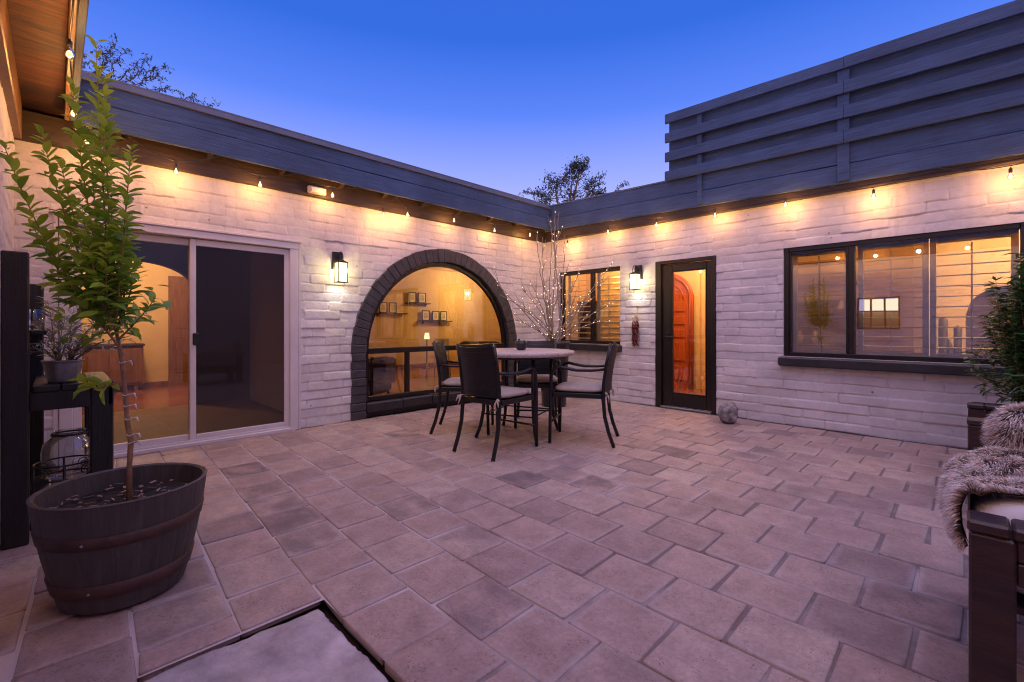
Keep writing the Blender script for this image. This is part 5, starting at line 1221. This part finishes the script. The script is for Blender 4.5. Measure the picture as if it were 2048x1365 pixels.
def timber_armchair():
    t = empty('timber_armchair', (SX, -3.84, .004))
    def arm(y0, y1):
        q = MB(); q.box((0, y0, 0), (.095, y1, .545), .006); q.box((.72, y0, 0), (.82, y1, .545), .006); q.box((.0955, y0 + .004, .42), (.7195, y1 - .004, .484), .004); q.box((.0955, y0 + .004, .487), (.7195, y1 - .004, .545), .004); q.box((-.004, y0 - .004, .547), (.085, y1 + .004, .582), .007); q.box((.0875, y0 - .004, .547), (.86, y1 + .004, .582), .007); q.build('arm', M['sofawood'], t)
    arm(-.44, -.335); arm(.335, .44)
    q = MB(); q.box((.012, -.334, .20), (.05, .334, .335), .006); q.box((.05, -.334, .30), (.8, .334, .325), .004); q.build('seat_frame', M['sofawood'], t)
    q = MB()
    for z0 in (.36, .48): q.box((.80, -.334, z0), (.84, .334, z0 + .10), .006)
    q.build('backrest', M['sofawood'], t)
    puff('seat_cushion', (.002, -.333, .33), (.78, .333, .622), M['white_fabric'], t)
    return t
t = timber_armchair(); tag(t, 'dark timber armchair at the right edge, nearest us, white cushion under the fur throw', 'armchair', 'dark timber armchairs')
t2 = copy_tree(t)
for c_ in list(t2.children):
    if c_.name.startswith('seat_cushion'): bpy.data.objects.remove(c_)
puff('seat_cushion', (.03, -.325, .33), (.78, .325, .475), M['darkfab'], t2)
t2.location = (SX - .006, -1.80, .004); tag(t2, 'dark timber armchair further back at the right edge, before the charcoal planter', 'armchair', 'dark timber armchairs')

def fur(name, surf, nu, nv, count, ln, parent, seed, droop=.5):
    """surface given as grid of points; strands rise along the normal and fall over"""
    r_ = np.random.default_rng(seed)
    P = np.array([[surf(i / nu, j / nv) for i in range(nu + 1)] for j in range(nv + 1)])
    du = np.gradient(P, axis=1); dv = np.gradient(P, axis=0); Nn = np.cross(du, dv); Nn /= np.linalg.norm(Nn, axis=-1, keepdims=True) + 1e-9
    area = np.linalg.norm(np.cross(du, dv), axis=-1); pr_ = area[:-1, :-1].ravel(); pr_ = pr_ / pr_.sum()
    cell = r_.choice(len(pr_), count, p=pr_); cj, ci = cell // nu, cell % nu; fu, fv = r_.random(count)[:, None], r_.random(count)[:, None]
    def bl(A_): return (A_[cj, ci] * (1 - fu) + A_[cj, ci + 1] * fu) * (1 - fv) + (A_[cj + 1, ci] * (1 - fu) + A_[cj + 1, ci + 1] * fu) * fv
    p = bl(P); n = bl(Nn); n /= np.linalg.norm(n, axis=1, keepdims=True)
    swirl = np.stack([np.sin(p[:, 1] * 14 + p[:, 0] * 9), np.cos(p[:, 0] * 12 - p[:, 1] * 7), np.zeros(count)], 1) * .45
    clump = np.stack([np.sin(p[:, 1] * 70 + 3 * np.sin(p[:, 0] * 40)), np.cos(p[:, 0] * 75 + 3 * np.sin(p[:, 2] * 50)), np.sin(p[:, 2] * 60 + p[:, 1] * 30)], 1) * .38
    d = n * .8 + swirl + clump + r_.normal(0, .22, (count, 3)); d[:, 2] -= droop * .35; d /= np.linalg.norm(d, axis=1, keepdims=True)
    l = (ln * r_.uniform(.6, 1.25, count))[:, None]; g = np.array([0, 0, -1.0])
    a0 = p; a1 = p + d * l * .45; a2 = p + d * l * .85 + g * l * .22 * droop * 2; 
    s = np.cross(d, r_.normal(0, 1, (count, 3))); s /= np.linalg.norm(s, axis=1, keepdims=True); w_ = .0013
    V = np.stack([a0 - s * w_, a0 + s * w_, a1 - s * w_ * .9, a1 + s * w_ * .9, a2], 1).reshape(-1, 3)
    b = (np.arange(count) * 5)[:, None]; F1 = np.concatenate([b + np.array([0, 1, 3]), b + np.array([0, 3, 2]), b + np.array([2, 3, 4])])
    al = np.tile(np.array([0.05, 0.05, .55, .55, 1.0]), count); tn = np.repeat(r_.random(count), 5)
    # skin under the hairs
    Sv = (P - Nn * .004).reshape(-1, 3); idx = np.arange((nu + 1) * (nv + 1)).reshape(nv + 1, nu + 1); q = np.stack([idx[:-1, :-1], idx[:-1, 1:], idx[1:, 1:], idx[1:, :-1]], -1).reshape(-1, 4); T = np.concatenate([q[:, [0, 1, 2]], q[:, [0, 2, 3]]])
    o = npmesh(name, np.concatenate([V, Sv]), np.concatenate([F1, T + len(V)]), M['fur'], parent, True, {'along': np.concatenate([al, np.full(len(Sv), .1)]), 'tone': np.concatenate([tn, np.full(len(Sv), .5)])}); return o
def throw_surf(u, v):
    # u runs from the hanging front hem over the seat edge to the back, v across (y)
    prof = [(-.022, .425), (-.030, .46), (-.034, .50), (-.028, .57), (-.004, .628), (.05, .652), (.14, .655), (.28, .650), (.42, .655), (.56, .665), (.70, .70)]
    k = u * (len(prof) - 1); i = min(len(prof) - 2, int(k)); f = k - i; x = prof[i][0] * (1 - f) + prof[i + 1][0] * f; z = prof[i][1] * (1 - f) + prof[i + 1][1] * f
    yn = -4.055 - .02 * math.sin(u * 7) - .075 * min(1, u * 2.2); yf = -3.66 + .10 * min(1, u * 2) + .03 * math.sin(u * 9)
    y = yn + (yf - yn) * v
    fold = .020 * math.sin(v * 12 + u * 4) + .014 * math.sin(v * 25 - u * 6); roll = -.03 * (abs(2 * v - 1) ** 6)
    if u < .45: k_ = min(1, u / .45); x *= (.05 + 1.5 * v) * (1 - k_) + k_; return (SX + x - abs(fold) * .8 * (.2 + v), y, z + .02 * math.sin(v * 9 + 1) * (1 - u * 2) + roll * .3)
    return (SX + x, y, z + fold + roll)
o = fur('fur_throw', throw_surf, 44, 40, 70000, .040, None, 3); tag(o, 'shaggy brown fur throw with frosted tips draped over the nearest timber armchair', 'throw')
def pillow_surf(u, v):
    a = 2 * PI * u; ph = -PI / 2 + PI * v; ca, sa = math.cos(a), math.sin(a); ex = math.copysign(abs(ca) ** .55, ca); ey = math.copysign(abs(sa) ** .55, sa); cp = math.cos(ph) ** .6 if math.cos(ph) > 0 else 0
    return (SX + .36 + .29 * ex * cp, -3.47 - .09 * math.sin(ph) - .03 * ey * cp, .72 + .115 * ey * cp)
o = fur('fur_pillow', pillow_surf, 40, 24, 36000, .045, None, 8); tag(o, 'shaggy brown fur pillow propped on the seat of the nearest timber armchair', 'pillow')

# ------------------------------------------------------------------ planters at the right
t = empty('square_planter', (5.45, -1.02, .004), R(-2)); t.scale = (1, 1, .89); tag(t, 'charcoal square planter box standing behind the further timber armchair', 'planter')
q = MB()
for a in ((-.125, -.12, .125, -.105), (-.125, .105, .125, .12), (-.125, -.105, -.11, .105), (.11, -.105, .125, .105)): q.box((a[0], a[1], 0), (a[2], a[3], .60), .004)
q.build('box', M['grey_pot'], t); MB().box((-.11, -.105, .50), (.11, .105, .55), .01).build('soil', M['soil'], t)
PW = Vector((5.80, -.98, .004))
t = empty('round_planter', PW); tag(t, 'cream round pot at the right edge holding a bushy green plant', 'planter')
MB().lathe([(0, 0), (.15, 0), (.165, .02), (.205, .50), (.228, .515), (.228, .575), (.212, .575), (.20, .52), (0, .51)], 40).build('pot', M['white_pot'], t); MB().lathe([(0, .525), (.20, .52)], 24).build('soil', M['soil'], t)
def bush():
    b0 = PW + Vector((0, 0, .52)); t = empty('bushy_plant', b0); tag(t, 'dense dark green bushy plant in the cream pot before the wide window', 'plant')
    r_ = random.Random(4); items = []; q = MB()
    for k in range(120):
        a = r_.uniform(0, 6.28); h = r_.uniform(.10, 1.16); sp_ = .46 * math.sqrt(r_.random()) * (1.15 - .45 * h); tip = Vector((math.cos(a) * sp_ - .03, math.sin(a) * sp_, h)); b = Vector((math.cos(a) * .06, math.sin(a) * .06, 0)); n = max(7, int(h / .03)); pts = []
        for i in range(n + 1): u = i / n; p = b.lerp(tip, u); p += Vector((math.cos(a), math.sin(a), 0)) * .10 * math.sin(PI * u) * (1 - u * .3); pts.append(p)
        q.tube(pts, [.004 * (1 - .7 * i / n) for i in range(n + 1)], 5)
        for i in range(2, n + 1):
            ax = (pts[i] - pts[i - 1]).normalized()
            for j in range(3):
                aa = r_.uniform(0, 6.28); o_ = Vector((math.cos(aa), math.sin(aa), r_.uniform(-.5, .3))); items.append((pts[i], o_ + ax * .5, Vector((r_.uniform(-.4, .4), r_.uniform(-.4, .4), 1)), r_.uniform(.05, .095), min(1, max(0, r_.gauss(.5, .25)))))
    q.build('stem', M['trunk'], t); leaves('foliage', items, 'mid', M['ficus'], t)
bush()
def spider():
    b0 = PW; t = empty('spider_plant', PW + Vector((-.08, -.15, .55))); tag(t, 'pale striped spider plant with arching leaves in the cream pot below the bushy plant', 'plant')
    r_ = random.Random(14); V = []; F = []; tone = []
    for k in range(34):
        a = r_.uniform(0, 6.28); L_ = r_.uniform(.22, .36); h = r_.uniform(.14, .26); n = 8; w0 = .008
        s = Vector((-math.sin(a), math.cos(a), 0)); m0 = len(V)
        for i in range(n + 1):
            u = i / n; c = Vector((math.cos(a) * L_ * u * .8, math.sin(a) * L_ * u * .8, h * math.sin(PI * min(1, u * .85)) )); ww = w0 * (1 - u) ** .6
            for q_ in (-1, 0, 1): V.append(tuple(c + s * ww * q_ + Vector((0, 0, .003 * abs(q_))))); tone.append(.95 if q_ else .25)
        for i in range(n):
            b = m0 + i * 3; F += [(b, b + 1, b + 4, b + 3), (b + 1, b + 2, b + 5, b + 4)]
    npmesh('foliage', V, F, M['spider'], t, True, {'tone': tone})
spider()

# ------------------------------------------------------------------ trees beyond the roofs
def fartree(name, base, trunk_h, clusters, nleaf, label, seed, sprays=(), lsize=.16, up=.6):
    t = empty(name, base); tag(t, label, 'tree', 'trees beyond the roofs'); r_ = random.Random(seed); b0 = Vector(base); q = MB(); items = []
    q.tube([(0, 0, 0), (.1, .05, trunk_h * .5), (0, 0, trunk_h)], [.22, .16, .12], 8)
    for (c, rad) in clusters:
        c = Vector(c) - b0; q.tube([(0, 0, trunk_h * .7), Vector((0, 0, trunk_h * .9)).lerp(c, .5) + Vector((0, 0, -.2)), c], [.09, .05, .02], 6)
        for k in range(int(nleaf)):
            d = Vector((r_.gauss(0, 1), r_.gauss(0, 1), r_.gauss(0, 1))).normalized(); e = c + d * rad * (.45 + .75 * r_.random())
            tw = [c + (e - c) * .3, e]; q.tube(tw, [.012, .004], 4)
            for m_ in range(9):
                u = r_.random(); p = tw[0].lerp(tw[1], u) + Vector((r_.gauss(0, .07), r_.gauss(0, .07), r_.gauss(0, .07))); items.append((p, Vector((r_.gauss(0, 1), r_.gauss(0, 1), r_.gauss(0, .6) + .2)), Vector((r_.gauss(0, .5), r_.gauss(0, .5), 1)), lsize * r_.uniform(.6, 1.3), r_.random()))
    for p0, p1 in sprays:
        p0 = Vector(p0) - b0; p1 = Vector(p1) - b0; n = 16; pts = [p0.lerp(p1, i / n) + Vector((r_.gauss(0, .03), r_.gauss(0, .03), .12 * math.sin(PI * i / n))) for i in range(n + 1)]; q.tube(pts, [.016 * (1 - .8 * i / n) for i in range(n + 1)], 5)
        for i in range(3, n + 1):
            for m_ in range(2):
                s = Vector((r_.gauss(0, 1), r_.gauss(0, 1), r_.gauss(0, 1))).normalized(); e = pts[i] + s * r_.uniform(.08, .26); q.tube([pts[i], e], [.006, .003], 4)
                for kk in range(5): items.append((pts[i].lerp(e, r_.random()), Vector((r_.gauss(0, 1), r_.gauss(0, 1), r_.gauss(0, 1))), Vector((r_.gauss(0, .5), r_.gauss(0, .5), 1)), lsize * r_.uniform(.5, 1.0), r_.random()))
    q.build('trunk', M['trunk'], t); leaves('crown', items, 'mid', M['fartree'], t)
c = lambda x, y, d=16: tuple(at(x, y, d))
fartree('bushy_tree', (*c(1130, 500)[:2], -.1), 5.0, [(c(1145, 355), .62), (c(1110, 372), .55), (c(1180, 378), .55), (c(1090, 398), .5), (c(1160, 335), .38), (c(1140, 395), .6), (c(1200, 395), .35)], 36, 'leafy tree rising above the roof corner between the two wings', 41,
        [(c(1210, 430), c(1252, 362)), (c(1120, 380), c(1148, 328)), (c(1160, 360), c(1178, 320)), (c(1090, 400), c(1045, 385)), (c(1170, 380), c(1208, 352))], lsize=.11)
c2 = lambda x, y, d=11: tuple(at(x, y, d))
fartree('sparse_tree', (*c2(180, 500)[:2], -.1), 5.5, [(c2(200, 150), .25)], 14, 'sparse thin branched tree behind the left wing roof', 42,
        [(c2(180, 200), c2(235, 80)), (c2(200, 200), c2(255, 95)), (c2(210, 190), c2(300, 118)), (c2(230, 180), c2(335, 132)), (c2(240, 200), c2(348, 180)), (c2(160, 200), c2(170, 110)), (c2(200, 180), c2(215, 100)), (c2(260, 190), c2(320, 150)), (c2(330, 220), c2(395, 198)), (c2(350, 240), c2(432, 212))], lsize=.085)

# ------------------------------------------------------------------ render settings
scn.view_settings.view_transform = 'Standard'; scn.view_settings.look = 'None'; scn.view_settings.exposure = 0.50; scn.view_settings.gamma = 1.0
scn.render.engine = 'CYCLES'
cy = scn.cycles
cy.use_denoising = True
try: cy.denoiser = 'OPENIMAGEDENOISE'
except Exception: pass
cy.pixel_filter_type = 'BLACKMAN_HARRIS'; cy.filter_width = 1.05
cy.max_bounces = 8; cy.transparent_max_bounces = 16; cy.diffuse_bounces = 4; cy.glossy_bounces = 4; cy.sample_clamp_indirect = 4.0; cy.sample_clamp_direct = 0.0
cy.use_light_tree = True; cy.caustics_reflective = False; cy.caustics_refractive = False
